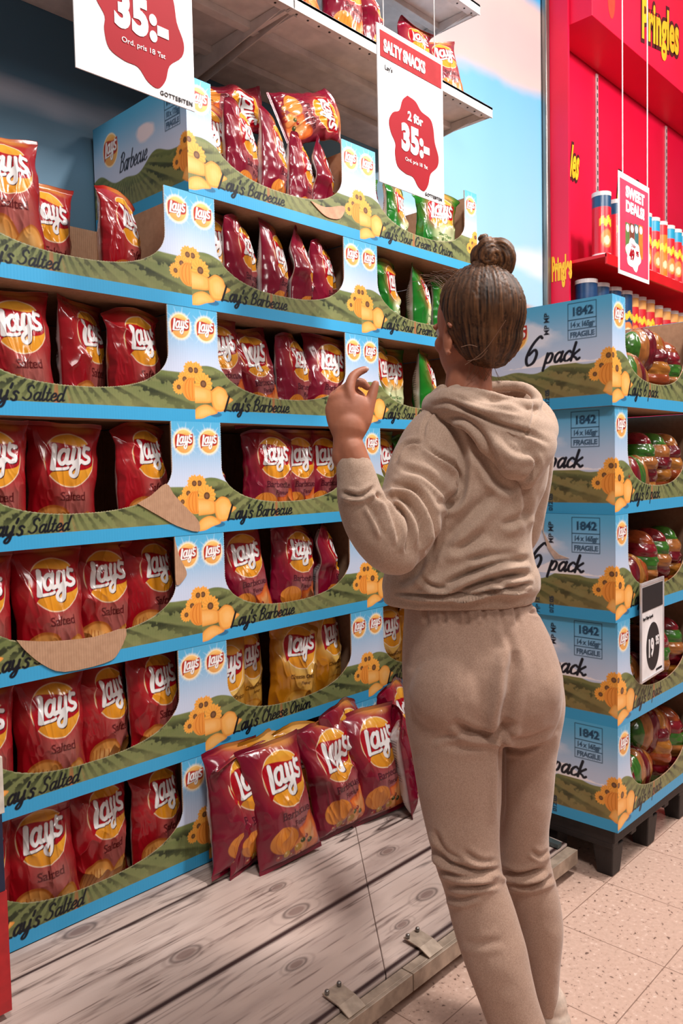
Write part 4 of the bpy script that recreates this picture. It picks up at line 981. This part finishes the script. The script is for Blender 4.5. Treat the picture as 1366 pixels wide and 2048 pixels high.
PMs = [pack_mesh(i) for i in range(4)]
def bundle(k, loc, rot, lab, s=1):
    o = link('multipack_bundle', PMs[k % 4], M_BAG); o.location = loc; o.rotation_euler = [math.radians(a) for a in rot]; o.scale = (s, s, s)
    ident(o, lab, 'multipack', 'multipack bundles in the six pack cartons')
PK = {}
rp = random.Random(3)
for k in range(5):
    L = []
    for r_ in range(3):
        for i in range(5):
            L.append((.115+i*.107+rp.uniform(-.006, .006), .088+r_*.165, .135 if k < 4 else .128, rp.uniform(-5, 5), rp.uniform(84, 90), 90+rp.uniform(-14, 14)))
    L[1] = (.26, .07, .10, 0, 4, 4); L[2] = (.42, .085, .20, 0, 6, -8) if k in (0, 4) else L[2]
    PK[k] = L
RL = ['bottom', 'second', 'middle', 'fourth', 'topmost']; PLN = [r+' '+c for r in ('front', 'middle', 'back') for c in ('leftmost', 'second from left', 'centre', 'second from right', 'rightmost')]
for k, L in PK.items():
    for i, (x, y, z, rx, ry, rz) in enumerate(L):
        bundle(i+k, (PX+offs[k][0]+x, PY+y, PZ+k*H*.994+z), (rx, ry, rz), 'wrapped %s bag bundle, %s in %s six pack carton' % (['orange', 'red', 'green', 'amber'][(i+k) % 4], PLN[i], RL[k]), s=.92)
# carton poking in at the left edge
t = empty('striped_carton', (-.868, -.22, .14)); ident(t, 'narrow red, navy and white carton cut off by the left edge', 'carton')
MB().box(0, .172, 0, .06, .44, .565).build('top_band', pmat('offwhite_card', (222, 212, 200), .6), t, bevel=.002)
MB().box(.0, .166, .002, .058, .27, .439).build('blue_band', pmat('navy_card', (30, 40, 70), .5), t)
MB().box(.0, .169, .001, .059, .0, .269).build('red_band', pmat('red_card', (190, 40, 44), .5), t)

# ------------------------------------------------------------------ the person reaching toward the shelves
PO = np.array([.15, -1.03, 0.0]); RH = np.array([R0[0], R0[1], 0.0]); FH = np.array([math.cos(YAW), math.sin(YAW), 0.0])
CAMP = np.array([CX, CY, CZ])
def PP(px, py, b):
    """point seen at px,py lying b metres behind the person's axis"""
    d = Fv+Rv*(px-683)/FPX-Uv*(py-1024)/FPX
    t = ((PO-CAMP)@FH+b)/(d@FH); return CAMP+t*d
def PL(a, b, z): return PO+RH*a+FH*b+np.array([0, 0, z])
def toL(q): q = q-PO; return q@RH, q@FH, q[2]
def ring(c, A, B, n=28, p=2.2):
    t = np.linspace(0, 2*math.pi, n, endpoint=False); ct, st = np.cos(t), np.sin(t)
    u = np.sign(ct)*abs(ct)**(2/p); v = np.sign(st)*abs(st)**(2/p)
    return c[None]+u[:, None]*A[None]+v[:, None]*B[None]
def loft(mb, rings):
    n = len(rings[0]); k = len(rings)
    V = [tuple(p) for r in rings for p in r]; F = [(i*n+j, i*n+(j+1) % n, (i+1)*n+(j+1) % n, (i+1)*n+j) for i in range(k-1) for j in range(n)]
    F.append(tuple(range(n))[::-1]); F.append(tuple((k-1)*n+j for j in range(n))); mb.add(V, F)
def dense(rows, m=3):
    return catmull(rows, m)
def hloft(mb, rows, p=2.2):
    """rows: (py, pxL, pxR, b centre, half depth): horizontal rings spanning a pixel range"""
    out = []
    for py, l, r, b, hd in dense(rows, 3):
        L, R_ = PP(l, py, b), PP(r, py, b); c = (L+R_)/2; hw = abs((R_-L)@RH)/2
        out.append(ring(c, RH*hw, FH*hd, p=p))
    loft(mb, out)
def limb(mb, pts, n=20, sq=1.0, ends=True):
    """pts: (px, py, b, radius)"""
    q = dense(pts, 4); C = np.array([PP(a, b, c) for a, b, c, r in q]); out = []
    for i in range(len(q)):
        t = C[min(i+1, len(C)-1)]-C[max(i-1, 0)]; t = t/np.linalg.norm(t)
        A = np.cross(t, FH); A /= np.linalg.norm(A); B = np.cross(A, t)
        out.append(ring(C[i], A*q[i][3], B*q[i][3]*sq, n, 2.0))
    loft(mb, out)
    if ends:
        for e in (0, -1): ball(mb, C[e], q[e][3]*.96, 1, sq, 1)
def ball(mb, c, r, rx=1, ry=1, rz=1, n=16, ax=None):
    ax = ax or (RH, FH, np.array([0, 0, 1.0])); out = []
    for i in range(1, n):
        f = math.pi*i/n; out.append(ring(c-ax[2]*r*rz*math.cos(f), ax[0]*r*rx*math.sin(f), ax[1]*r*ry*math.sin(f), 20, 2.0))
    loft(mb, out)
def fuse(mb, voxel, smooth=6, fac=.5):
    me = bpy.data.meshes.new('f'); me.from_pydata(mb.v, [], mb.f); me.update()
    o = bpy.data.objects.new('f', me); COL.objects.link(o)
    m = o.modifiers.new('r', 'REMESH'); m.mode = 'VOXEL'; m.voxel_size = voxel; m.use_smooth_shade = True
    s = o.modifiers.new('s', 'SMOOTH'); s.factor = fac; s.iterations = smooth
    dg = bpy.context.evaluated_depsgraph_get(); dg.update()
    out = bpy.data.meshes.new_from_object(o.evaluated_get(dg)); bpy.data.objects.remove(o); return out
def get(me):
    n = len(me.vertices); V = np.empty(n*3, np.float32); me.vertices.foreach_get('co', V); N = np.empty(n*3, np.float32); me.vertices.foreach_get('normal', N)
    return V.reshape(-1, 3).astype(float), N.reshape(-1, 3).astype(float)
def put(me, V): me.vertices.foreach_set('co', V.astype(np.float32).ravel()); me.update()
def topx(V):
    d = V-CAMP; z = d@Fv; return 683+FPX*(d@Rv)/z, 1024-FPX*(d@Uv)/z
def folds(me, F, noise=0):
    V, N = get(me); x, y = topx(V); vd = V-CAMP; vd /= np.linalg.norm(vd, axis=1)[:, None]
    face = np.clip(-(N*vd).sum(1)*2.2+.25, 0, 1); D_ = np.zeros(len(V))
    for P, w, amp in F:
        P = catmull(P, 6); seg = np.linalg.norm(np.diff(P, axis=0), axis=1); cum = np.concatenate([[0], np.cumsum(seg)]); T = cum[-1]
        bb = (x > P[:, 0].min()-w*5) & (x < P[:, 0].max()+w*5) & (y > P[:, 1].min()-w*5) & (y < P[:, 1].max()+w*5)
        X, Y = x[bb], y[bb]
        if len(X) == 0: continue
        best = np.full(len(X), 1e9); tt = np.zeros(len(X)); sd = np.zeros(len(X))
        for i in range(len(P)-1):
            a, e = P[i], P[i+1]-P[i]; L = e@e+1e-9; t = np.clip(((X-a[0])*e[0]+(Y-a[1])*e[1])/L, 0, 1)
            d = np.hypot(X-a[0]-t*e[0], Y-a[1]-t*e[1]); m = d < best; best[m] = d[m]; tt[m] = (cum[i]+t[m]*seg[i])/T
            cr_ = e[0]*(Y-a[1])-e[1]*(X-a[0]); sd[m] = np.sign(cr_[m])
        tp = np.clip(np.minimum(tt, 1-tt)*5, 0, 1)**.7; d = best
        D_[bb] += amp*tp*(-np.exp(-(d/w)**2)+.75*np.exp(-((d-2.0*w)/(1.2*w))**2)*np.where(sd > 0, 1.25, .5))
    if noise:
        D_ += noise*(fbm(x/42, y/42, 91, 3)-.5)*2
    V = V+N*(D_*face)[:, None]; put(me, V)
m, nt, b_ = newmat('heathered_fleece')
tc = nt.nodes.new('ShaderNodeTexCoord'); n1 = nt.nodes.new('ShaderNodeTexNoise'); n1.inputs['Scale'].default_value = 420; n1.inputs['Detail'].default_value = 2
n2 = nt.nodes.new('ShaderNodeTexNoise'); n2.inputs['Scale'].default_value = 18; n2.inputs['Detail'].default_value = 3
nt.links.new(tc.outputs['Object'], n1.inputs[0]); nt.links.new(tc.outputs['Object'], n2.inputs[0])
r1 = nt.nodes.new('ShaderNodeValToRGB'); r1.color_ramp.elements[0].position = .35; r1.color_ramp.elements[1].position = .65; r1.color_ramp.elements[0].color = rgba((168, 142, 124)); r1.color_ramp.elements[1].color = rgba((188, 162, 144))
nt.links.new(n1.outputs[0], r1.inputs[0]); nt.links.new(r1.outputs[0], b_.inputs['Base Color'])
b_.inputs['Roughness'].default_value = .92; b_.inputs['Specular IOR Level'].default_value = .15; b_.inputs['Sheen Weight'].default_value = .25; b_.inputs['Sheen Roughness'].default_value = .5
bp = nt.nodes.new('ShaderNodeBump'); bp.inputs['Strength'].default_value = .15; bp.inputs['Distance'].default_value = .001
nt.links.new(n1.outputs[0], bp.inputs['Height']); nt.links.new(bp.outputs[0], b_.inputs['Normal'])
M_FLC = m
M_FLP = m.copy(); M_FLP.name = 'heathered_jersey'
for n in M_FLP.node_tree.nodes:
    if n.type == 'VALTORGB': n.color_ramp.elements[0].color = rgba((158, 128, 111)); n.color_ramp.elements[1].color = rgba((178, 148, 130))
M_SKIN = pmat('skin', (176, 112, 84), .55, 0, 14, (160, .12), two=(162, 98, 72)); M_SKIN.node_tree.nodes['Principled BSDF'].inputs['Subsurface Weight'].default_value = .08
M_SKIN.node_tree.nodes['Principled BSDF'].inputs['Subsurface Radius'].default_value = (.02, .008, .004)

person = empty('person', tuple(PO)); ident(person, 'person in a beige hoodie and sweatpants seen from behind, reaching toward the cartons', 'person')
bpy.context.view_layer.update()
def child(name, me, mat, label=None):
    o = link(name, me, mat, person); o.matrix_parent_inverse = person.matrix_world.inverted()
    if label: o['label'] = label
    return o
# head frame: looks away to the left
hf = -RH*.50+FH*.866; hl = -RH*.866-FH*.50; hu = np.array([0, 0, 1.0])
HC = PP(952, 655, -.02)
def HP(f, l, u): return HC+hf*f+hl*l+hu*u
# ---- body
B_ = MB()
ball(B_, HP(-.005, 0, .022), .098, .80, 1.0, .98, 20, ax=(hl, hf, hu))       # skull
ball(B_, HP(.030, 0, -.040), .075, .82, .84, 1.02, 16, ax=(hl, hf, hu))      # face
ball(B_, HP(.052, 0, -.082), .040, 1.0, .75, .68, 12, ax=(hl, hf, hu))       # chin
ball(B_, HP(.098, 0, -.028), .014, .8, 1.0, 1.5, 10, ax=(hl, hf, hu))        # nose
ball(B_, HP(.104, 0, -.040), .011, 1.2, 1.0, .8, 10, ax=(hl, hf, hu))
ball(B_, HP(.086, 0, .012), .030, 1.7, .45, .45, 10, ax=(hl, hf, hu))        # brow
ball(B_, HP(.090, 0, -.064), .018, 1.3, .6, .34, 10, ax=(hl, hf, hu)); ball(B_, HP(.088, 0, -.073), .016, 1.2, .6, .34, 10, ax=(hl, hf, hu))  # lips
for s in (1, -1):
    ball(B_, HP(.055, s*.046, -.030), .026, .7, .8, .8, 10, ax=(hl, hf, hu))  # cheek
    e = [HP(-.006+.030*math.cos(q)*.62-.004, s*(.077+.010*(1-math.cos(q))*.5), -.030+.031*math.sin(q)) for q in np.linspace(-2.0, 2.4, 14)]
    q = MB().tube(e[::-1], .0048, 8); B_.add(q.v, q.f)
    ball(B_, HP(.000, s*.076, -.036), .018, .40, .75, 1.25, 8, ax=(hl, hf, hu))
limb(B_, [(940, 700, .0, .050), (938, 745, -.005, .049), (936, 790, -.01, .053), (935, 830, 0, .065)], 20)
hloft(B_, [(815, 890, 1020, 0, .05), (850, 860, 1060, 0, .075), (920, 845, 1060, 0, .085), (1050, 850, 1030, 0, .085), (1180, 840, 1030, 0, .08), (1280, 840, 1070, 0, .09), (1380, 840, 1090, 0, .10), (1440, 860, 1080, 0, .09)])
limb(B_, [(865, 865, -.03, .045), (820, 980, -.10, .038), (785, 1085, -.18, .036), (745, 1020, -.20, .034), (712, 930, -.205, .030), (700, 895, -.205, .0285)], 16)
limb(B_, [(1050, 870, .05, .045), (1040, 990, .10, .038), (1025, 1085, .16, .035), (985, 1050, .34, .03), (960, 1010, .42, .026)], 16)
limb(B_, [(910, 1400, -.04, .06), (918, 1600, -.06, .048), (940, 1740, -.08, .038), (982, 1880, -.115, .036), (1035, 2060, -.15, .030), (1048, 2110, -.16, .030)], 16)
limb(B_, [(1050, 1400, .03, .055), (1052, 1600, .05, .040), (1052, 1740, .05, .034), (1082, 1880, .05, .030), (1095, 1990, .05, .018), (1097, 2035, .05, .020)], 16)
# ---- left hand
hb = -.205
limb(B_, [(692, 915, hb, .0285), (694, 885, hb, .0275), (698, 855, hb, .034)], 16, .72)
PALM = [(697, 868, hb, .032), (695, 842, hb, .040), (694, 815, hb+.004, .043), (692, 795, hb+.008, .036)]
limb(B_, PALM, 20, .40, ends=False)
ball(B_, PP(690, 806, hb+.006), .034, 1.05, .42, .75)
FING = [   # index, middle, ring, little, thumb : (px, py, b, r)
 [(705, 812, hb, .0125), (699, 782, hb+.004, .0110), (704, 757, hb+.016, .0098), (716, 745, hb+.026, .0088), (730, 739, hb+.034, .0074)],
 [(696, 812, hb, .0120), (690, 785, hb+.012, .0112), (702, 768, hb+.038, .0100), (720, 764, hb+.050, .0090), (734, 774, hb+.056, .0078)],
 [(684, 815, hb+.002, .0115), (677, 790, hb+.016, .0108), (690, 777, hb+.048, .0096), (710, 782, hb+.064, .0086), (725, 793, hb+.066, .0074)],
 [(672, 822, hb+.004, .0108), (665, 800, hb+.016, .0098), (672, 788, hb+.042, .0088), (688, 790, hb+.060, .0078), (700, 800, hb+.064, .0068)],
 [(712, 868, hb+.006, .0165), (728, 842, hb+.006, .0150), (738, 812, hb+.012, .0118), (744, 790, hb+.016, .0105), (751, 768, hb+.020, .0080)]]
for f in FING: limb(B_, f, 12)
# right hand, in front of the body
for k in range(4): limb(B_, [(950-6*k, 1000-6*k, .43, .010), (942-8*k, 975-6*k, .46, .009), (940-8*k, 955-4*k, .47, .007)], 10)
limb(B_, [(962, 1010, .42, .024), (950, 990, .44, .028), (944, 975, .455, .024)], 12, .5); limb(B_, [(968, 1000, .43, .013), (975, 978, .44, .011), (972, 960, .45, .008)], 10)
me = fuse(B_, .0034, 3, .5)
body = child('body', me, M_SKIN)
M_EYE = pmat('eye_white', (236, 232, 228), .2); M_LIP = pmat('lip', (170, 84, 78), .4); M_NAIL = pmat('nail', (226, 176, 160), .3)
for s in (1, -1):
    q = MB(); ball(q, HP(.077, s*.032, .000), .0125, 1, 1, 1, 10, ax=(hl, hf, hu)); child('eye', q.build('tmp', M_EYE, None, True).data, M_EYE)
    bpy.data.objects.remove(bpy.data.objects['tmp'])
q = MB(); ball(q, np.array(PP(732, 738, hb+.0305)), .0058, 1.0, .45, .8, 8); o_ = q.build('tmp', M_NAIL, None, True); child('fingernail', o_.data, M_NAIL); bpy.data.objects.remove(o_)
# ---- shoes (just below the trouser hems)
M_SHOE = pmat('beige_trainer', (214, 192, 176), .6, 0, 60, (120, .2)); M_SOLE = pmat('white_sole', (236, 228, 222), .6)
fd = -RH*.45+FH*.89; fs = np.cross(fd, hu)
for (px, py, bb, lab) in ((1101, 2040, .05, 'right'), (1050, 2110, -.16, 'left')):
    c = PP(px, py, bb); c[2] = 0
    q = MB(); ball(q, c+hu*.055+fd*.0, .040, .85, 1.1, 1.3, 12, ax=(fs, fd, hu)); ball(q, c+hu*.038+fd*.09, .040, 1.0, 2.2, .85, 12, ax=(fs, fd, hu)); ball(q, c+hu*.03-fd*.01, .036, .95, 1.3, .8, 12, ax=(fs, fd, hu))
    child('shoe', fuse(q, .004, 4), M_SHOE)
    q = MB(); n_ = 36; P_ = [c+fd*(.068+.118*math.cos(t))+fs*(.038*math.sin(t)*(1+.12*math.cos(t))) for t in np.linspace(0, 2*math.pi, n_, endpoint=False)]
    q.add([tuple(p+hu*.001) for p in P_]+[tuple(p+hu*.020) for p in P_], [tuple(range(n_))[::-1], tuple(range(n_, 2*n_))]+[(i, (i+1) % n_, (i+1) % n_+n_, i+n_) for i in range(n_)])
    o_ = q.build('tmp', M_SOLE); child('sole', o_.data, M_SOLE); bpy.data.objects.remove(o_)
# ---- sweatpants
T_ = MB()
hloft(T_, [(1190, 812, 1052, 0, .100), (1205, 808, 1060, 0, .104), (1230, 808, 1076, 0, .112), (1260, 806, 1092, 0, .122), (1300, 804, 1108, -.005, .132), (1350, 804, 1122, -.01, .138), (1400, 808, 1122, -.01, .132), (1440, 818, 1114, 0, .115), (1470, 835, 1100, 0, .085)], 2.1)
def leg(rows): hloft(T_, rows, 2.05)
leg([(1330, 806, 975, -.03, .085), (1400, 808, 1000, -.035, .098), (1450, 812, 1006, -.035, .098), (1500, 822, 1004, -.04, .093), (1550, 830, 1003, -.045, .089), (1600, 839, 1002, -.05, .085), (1650, 850, 998, -.06, .080), (1700, 863, 999, -.07, .075), (1740, 874, 1004, -.08, .072),
     (1770, 885, 1012, -.085, .069), (1800, 893, 1024, -.09, .069), (1850, 905, 1040, -.10, .071), (1900, 920, 1054, -.115, .070), (1950, 938, 1064, -.125, .066), (2000, 957, 1076, -.135, .060), (2050, 976, 1092, -.145, .056), (2085, 1000, 1098, -.15, .050)])
leg([(1330, 960, 1118, .035, .085), (1400, 985, 1128, .04, .090), (1450, 990, 1122, .045, .088), (1500, 995, 1112, .05, .084), (1550, 998, 1107, .05, .080), (1600, 999, 1103, .05, .076), (1650, 998, 1096, .05, .070), (1700, 998, 1097, .05, .064), (1735, 1000, 1103, .05, .062),
     (1770, 1008, 1112, .05, .061), (1800, 1018, 1119, .05, .061), (1850, 1034, 1125, .05, .061), (1900, 1046, 1121, .05, .057), (1950, 1058, 1117, .05, .050), (2000, 1070, 1115, .05, .042), (2018, 1074, 1117, .05, .040)])
ball(T_, PP(905, 1385, -.085), .092, .98, .80, 1.02); ball(T_, PP(1060, 1372, -.050), .078, .86, .92, 1.05)
me = fuse(T_, .0045, 9, .5)
KN = [([(862, 1690), (900, 1725), (950, 1742), (1003, 1736)], 7, .0075), ([(880, 1738), (930, 1752), (985, 1752)], 6, .006), ([(1000, 1742), (1040, 1752), (1092, 1738)], 7, .008), ([(1010, 1762), (1060, 1770), (1112, 1752)], 6, .005),
      ([(868, 1660), (890, 1700), (925, 1722)], 6, .004), ([(925, 1700), (960, 1722), (998, 1722)], 6, .0035), ([(890, 1790), (920, 1800), (960, 1790)], 6, .003), ([(895, 1772), (940, 1775), (1000, 1768)], 5, .0035), ([(1060, 1700), (1080, 1712), (1098, 1700)], 5, .003),
      ([(905, 1443), (950, 1466), (1000, 1465), (1030, 1440)], 9, .011), ([(1005, 1462), (1050, 1478), (1110, 1455)], 7, .005), ([(1028, 1300), (1020, 1380), (1008, 1440), (1003, 1480)], 13, .012), ([(1003, 1465), (1003, 1530), (1002, 1650)], 9, .007),
      ([(1003, 1490), (1040, 1500), (1080, 1488)], 6, .003), ([(880, 1488), (930, 1495), (980, 1490)], 8, .002), ([(1000, 1240), (1025, 1300), (1035, 1345)], 8, .002), ([(860, 1480), (900, 1470), (935, 1462)], 7, .002),
      ([(1085, 1230), (1070, 1225), (1058, 1222)], 4, .004), ([(925, 1880), (955, 1888), (1010, 1880)], 9, .0015)]
for x_ in (850, 885, 930, 965, 1000, 1030): KN.append(([(x_, 1206), (x_+2, 1225), (x_+5, 1250)], 5, .0028))
folds(me, [(P, w*.85, a*(1.7 if P[0][1] > 1600 or P[0][1] < 1300 else 1.1)) for P, w, a in KN], .0018)
child('sweatpants', me, M_FLP)
# ---- hoodie
J = MB()
hloft(J, [(800, 895, 1040, .0, .055), (818, 872, 1068, .0, .078), (845, 850, 1085, 0, .100), (880, 835, 1096, 0, .110), (930, 835, 1096, 0, .115), (980, 835, 1088, 0, .117), (1030, 820, 1066, 0, .118), (1080, 800, 1060, 0, .118), (1120, 780, 1066, 0, .120), (1150, 766, 1077, 0, .124), (1172, 764, 1079, 0, .122), (1184, 766, 1076, 0, .116)], 2.2)
hloft(J, [(1178, 768, 1072, 0, .116), (1190, 766, 1070, 0, .113), (1205, 769, 1067, 0, .112)], 2.2)
limb(J, [(880, 868, -.02, .066), (858, 905, -.045, .070), (838, 960, -.080, .071), (822, 1020, -.115, .068), (806, 1070, -.145, .063), (786, 1097, -.165, .055)], 22)
limb(J, [(790, 1098, -.165, .054), (768, 1085, -.185, .052), (745, 1055, -.195, .051), (729, 1020, -.20, .049), (719, 985, -.205, .044), (715, 958, -.205, .0395)], 22)
limb(J, [(715, 962, -.205, .0385), (711, 946, -.205, .0375), (708, 934, -.205, .036)], 22)
limb(J, [(1058, 862, .04, .058), (1056, 930, .08, .057), (1046, 1010, .12, .055), (1030, 1070, .16, .053), (1000, 1062, .28, .045), (970, 1030, .38, .036)], 20)
me = fuse(J, .0045, 8, .5)
JF = [([(786, 1186), (860, 1192), (940, 1188), (1000, 1178), (1062, 1180)], 4, .008), ([(850, 888), (870, 908), (905, 930), (918, 958), (902, 1000)], 6, .008), ([(846, 884), (850, 850), (866, 822)], 4, .004),
      ([(790, 925), (812, 890), (846, 884)], 5, .006), ([(782, 968), (830, 980), (858, 1020), (866, 1075), (855, 1110)], 7, .009), ([(776, 990), (812, 1005), (838, 1045), (842, 1095)], 7, .008), ([(768, 985), (795, 1020), (812, 1060), (815, 1105)], 7, .008),
      ([(800, 935), (850, 950), (888, 985), (900, 1020)], 8, .006), ([(870, 1000), (905, 1010), (925, 980), (925, 900), (900, 850), (870, 830)], 9, .007), ([(745, 980), (772, 1010), (790, 1050), (800, 1090)], 6, .006), ([(735, 1005), (755, 1040), (770, 1075)], 6, .004),
      ([(685, 985), (720, 992), (752, 972)], 5, .006), ([(880, 1175), (930, 1150), (990, 1128), (1060, 1118)], 8, .009), ([(900, 1192), (960, 1168), (1020, 1152), (1068, 1148)], 8, .009), ([(930, 1120), (980, 1112), (1040, 1108)], 9, .005),
      ([(860, 1120), (900, 1070), (960, 1010), (990, 980)], 14, .006), ([(885, 1100), (930, 1090), (970, 1062)], 12, .005), ([(1000, 1050), (1030, 1040), (1058, 1020)], 10, .004), ([(795, 1165), (830, 1150), (850, 1110)], 9, .005), ([(955, 900), (990, 960), (1030, 985)], 10, .006),
      ([(840, 1150), (860, 1170), (900, 1180)], 6, .005), ([(980, 1160), (1020, 1172), (1064, 1166)], 6, .006), ([(1045, 960), (1052, 1010), (1048, 1060)], 9, .004)]
folds(me, [(P, w*.8, a*1.6) for P, w, a in JF], .0035)
child('hoodie', me, M_FLC)
# hood lying on the upper back
K = MB()
limb(K, [(885, 800, .06, .026), (872, 812, .02, .032), (880, 812, -.04, .032), (905, 800, -.085, .028), (945, 812, -.105, .026), (990, 832, -.115, .028), (1030, 850, -.11, .034), (1068, 866, -.085, .036), (1088, 862, -.04, .032), (1082, 830, .0, .026), (1040, 805, .05, .03), (960, 800, .085, .03), (900, 798, .075, .028), (885, 800, .06, .026)], 16)
limb(K, [(872, 830, -.03, .020), (905, 828, -.085, .020), (950, 850, -.115, .022), (995, 890, -.125, .030), (1030, 925, -.12, .038)], 14)
hloft(K, [(806, 915, 1060, -.02, .055), (826, 900, 1084, -.03, .072), (850, 925, 1098, -.045, .082), (880, 960, 1110, -.055, .085), (905, 985, 1108, -.062, .080), (935, 1008, 1092, -.068, .070), (960, 1022, 1074, -.075, .055), (978, 1032, 1058, -.08, .035)], 2.2)
limb(K, [(905, 782, -.060, .013), (940, 775, -.02, .012), (990, 772, .02, .012), (1045, 774, .01, .012), (1071, 790, -.03, .011), (1074, 808, -.06, .012), (1040, 808, -.095, .013), (985, 796, -.10, .013), (935, 786, -.085, .013), (905, 782, -.060, .013)], 12)
limb(K, [(885, 778, -.03, .012), (870, 795, .0, .014), (868, 815, -.01, .016)], 12)
me = fuse(K, .0045, 5, .5)
folds(me, [([(862, 812), (900, 805), (950, 828), (1000, 850), (1060, 868), (1102, 888)], 5, .007), ([(880, 838), (930, 838), (965, 870), (985, 915), (1000, 950)], 6, .008), ([(1062, 905), (1072, 930), (1062, 950), (1048, 965)], 5, .007),
           ([(1070, 800), (1066, 840), (1050, 880)], 4, .004), ([(1000, 870), (1030, 900), (1075, 905)], 8, .005), ([(895, 790), (940, 803), (990, 818), (1050, 826)], 4, .004), ([(930, 790), (980, 800), (1040, 792)], 9, .008)], .0015)
child('hood', me, M_FLC)
# ---- hair
m, nt, b_ = newmat('brown_hair')
a_ = nt.nodes.new('ShaderNodeAttribute'); a_.attribute_name = 'print'; nt.links.new(a_.outputs['Color'], b_.inputs['Base Color'])
b_.inputs['Roughness'].default_value = .5; b_.inputs['Specular IOR Level'].default_value = .32; b_.inputs['Anisotropic'].default_value = .5
M_HAIR = m
def hair_color(me, org, seed):
    V, N = get(me); q = V-org; az = np.arctan2(q@hl, q@-hf); el = np.arccos(np.clip(q[:, 2]/np.linalg.norm(q, axis=1), -1, 1))
    s = fbm(az*26+2*np.sin(el*2), el*2.2, seed, 4); s2 = fbm(az*70+3*np.sin(el*3), el*3, seed+5, 3)
    t = np.clip((s-.34)*2.2, 0, 1)*.62+np.clip((s2-.4)*2.4, 0, 1)*.38; C = lin((22, 13, 9))*(1-t[:, None])+lin((124, 82, 52))*t[:, None]
    a = me.color_attributes.new('print', 'FLOAT_COLOR', 'POINT'); c = np.ones((len(V), 4), np.float32); c[:, :3] = C; a.data.foreach_set('color', c.ravel())
    return V, N, az, el, s, s2
Hm = MB()
ball(Hm, HP(-.012, 0, .026), .1065, .83, 1.0, .985, 24, ax=(hl, hf, hu)); ball(Hm, HP(-.042, 0, -.022), .078, .93, .82, .88, 18, ax=(hl, hf, hu)); ball(Hm, HP(-.058, 0, -.060), .040, 1.0, .7, .85, 14, ax=(hl, hf, hu))
ball(Hm, HP(-.03, .0, .112), .034, 1.0, 1.0, .9, 14, ax=(hl, hf, hu))
me = fuse(Hm, .0032, 5, .5); V, N = get(me)
q = V-HC; f_, l_, u_ = q@hf, q@hl, q@hu
# pull the hair line back inside the head in front of the ears and across the face
k = np.clip((f_-(-.006+.55*np.clip(u_-.005, 0, .2)+.0))/.012, 0, 1)*np.clip((.105-u_)/.03, 0, 1)
V = V-(V-(HC+hu*.0))*(k*.16)[:, None]
put(me, V)
V, N, az, el, s, s2 = hair_color(me, HP(-.03, 0, .12), 151)
put(me, V+N*((s-.5)*.0055+(s2-.5)*.003)[:, None])
child('hair', me, M_HAIR)
Bn = MB(); BC_ = PP(979, 524, -.045)
for i, (dx, dz, db, r) in enumerate([(0, 0, 0, .036), (.012, .006, -.006, .030), (-.014, .012, .0, .028), (.0, -.028, .0, .024), (.018, -.008, .008, .026)]):
    ball(Bn, BC_+RH*dx+hu*dz+FH*db, r, 1.0, .85, 1.05, 14)
P_ = [BC_+RH*(.026*math.cos(t)+.008)+hu*(.036*math.sin(t)-.002)-FH*(.008+.010*math.cos(t)) for t in np.linspace(-1.7, 2.2, 22)]
q = MB().tube(P_, [.007+.012*math.sin(math.pi*(i+.5)/22) for i in range(22)], 12); Bn.add(q.v, q.f)
P_ = [BC_+RH*(-.020+.012*math.cos(t))+hu*(.040*math.sin(t)+.004)-FH*(.010+.012*math.cos(t)) for t in np.linspace(-1.4, 1.6, 16)]
q = MB().tube(P_, [.008+.012*math.sin(math.pi*(i+.5)/16) for i in range(16)], 12); Bn.add(q.v, q.f)
limb(Bn, [(977, 556, -.045, .020), (975, 574, -.04, .026)], 14)
me = fuse(Bn, .0028, 3, .5); V, N = get(me); q = V-BC_; ang = np.arctan2(q@hu, q@RH); rr = np.hypot(q@hu, q@RH)
s = fbm(rr*420+ang*1.5, ang*1.2+3, 171, 3); s2 = fbm(rr*900+ang*3, ang*2, 172, 3); t = np.clip((s-.35)*2, 0, 1)*.6+np.clip((s2-.4)*2, 0, 1)*.4
C = lin((36, 20, 13))*(1-t[:, None])+lin((150, 100, 62))*t[:, None]; a = me.color_attributes.new('print', 'FLOAT_COLOR', 'POINT'); c = np.ones((len(V), 4), np.float32); c[:, :3] = C; a.data.foreach_set('color', c.ravel())
put(me, V+N*((s-.5)*.006)[:, None]); child('hair_bun', me, M_HAIR)
# stray hairs
SH = []; rr_ = random.Random(5)
def strand(P, r=.00045):
    q = MB().tube([tuple(p) for p in catmull(np.array(P), 6)], r, 4, False); SH.append(q)
for i in range(26):
    x0 = 905+rr_.uniform(-20, 40); y0 = 572+rr_.uniform(-4, 12)-(x0-905)*.35; strand([PP(x0, y0, -.01), PP(x0-25, y0-12-rr_.uniform(0, 10), .0), PP(x0-48-rr_.uniform(0, 25), y0-14+rr_.uniform(-14, 10), .0)])
for i in range(16):
    x0 = 925+rr_.uniform(-10, 70); strand([PP(x0, 712, -.075), PP(x0+rr_.uniform(-10, 10), 735, -.075), PP(x0+rr_.uniform(-20, 20), 752+rr_.uniform(-5, 12), -.07)])
for P in ([(922, 694), (940, 690), (955, 694)], [(930, 730), (970, 700), (1012, 640)], [(935, 722), (960, 716), (975, 700)]): strand([PP(x_, y_, -.135) for x_, y_ in P], .0007)
M_STR = pmat('stray_hair', (112, 74, 50), .5)
for q in SH:
    o_ = q.build('tmp', M_STR, None, True); child('stray_hair', o_.data, M_STR); bpy.data.objects.remove(o_)
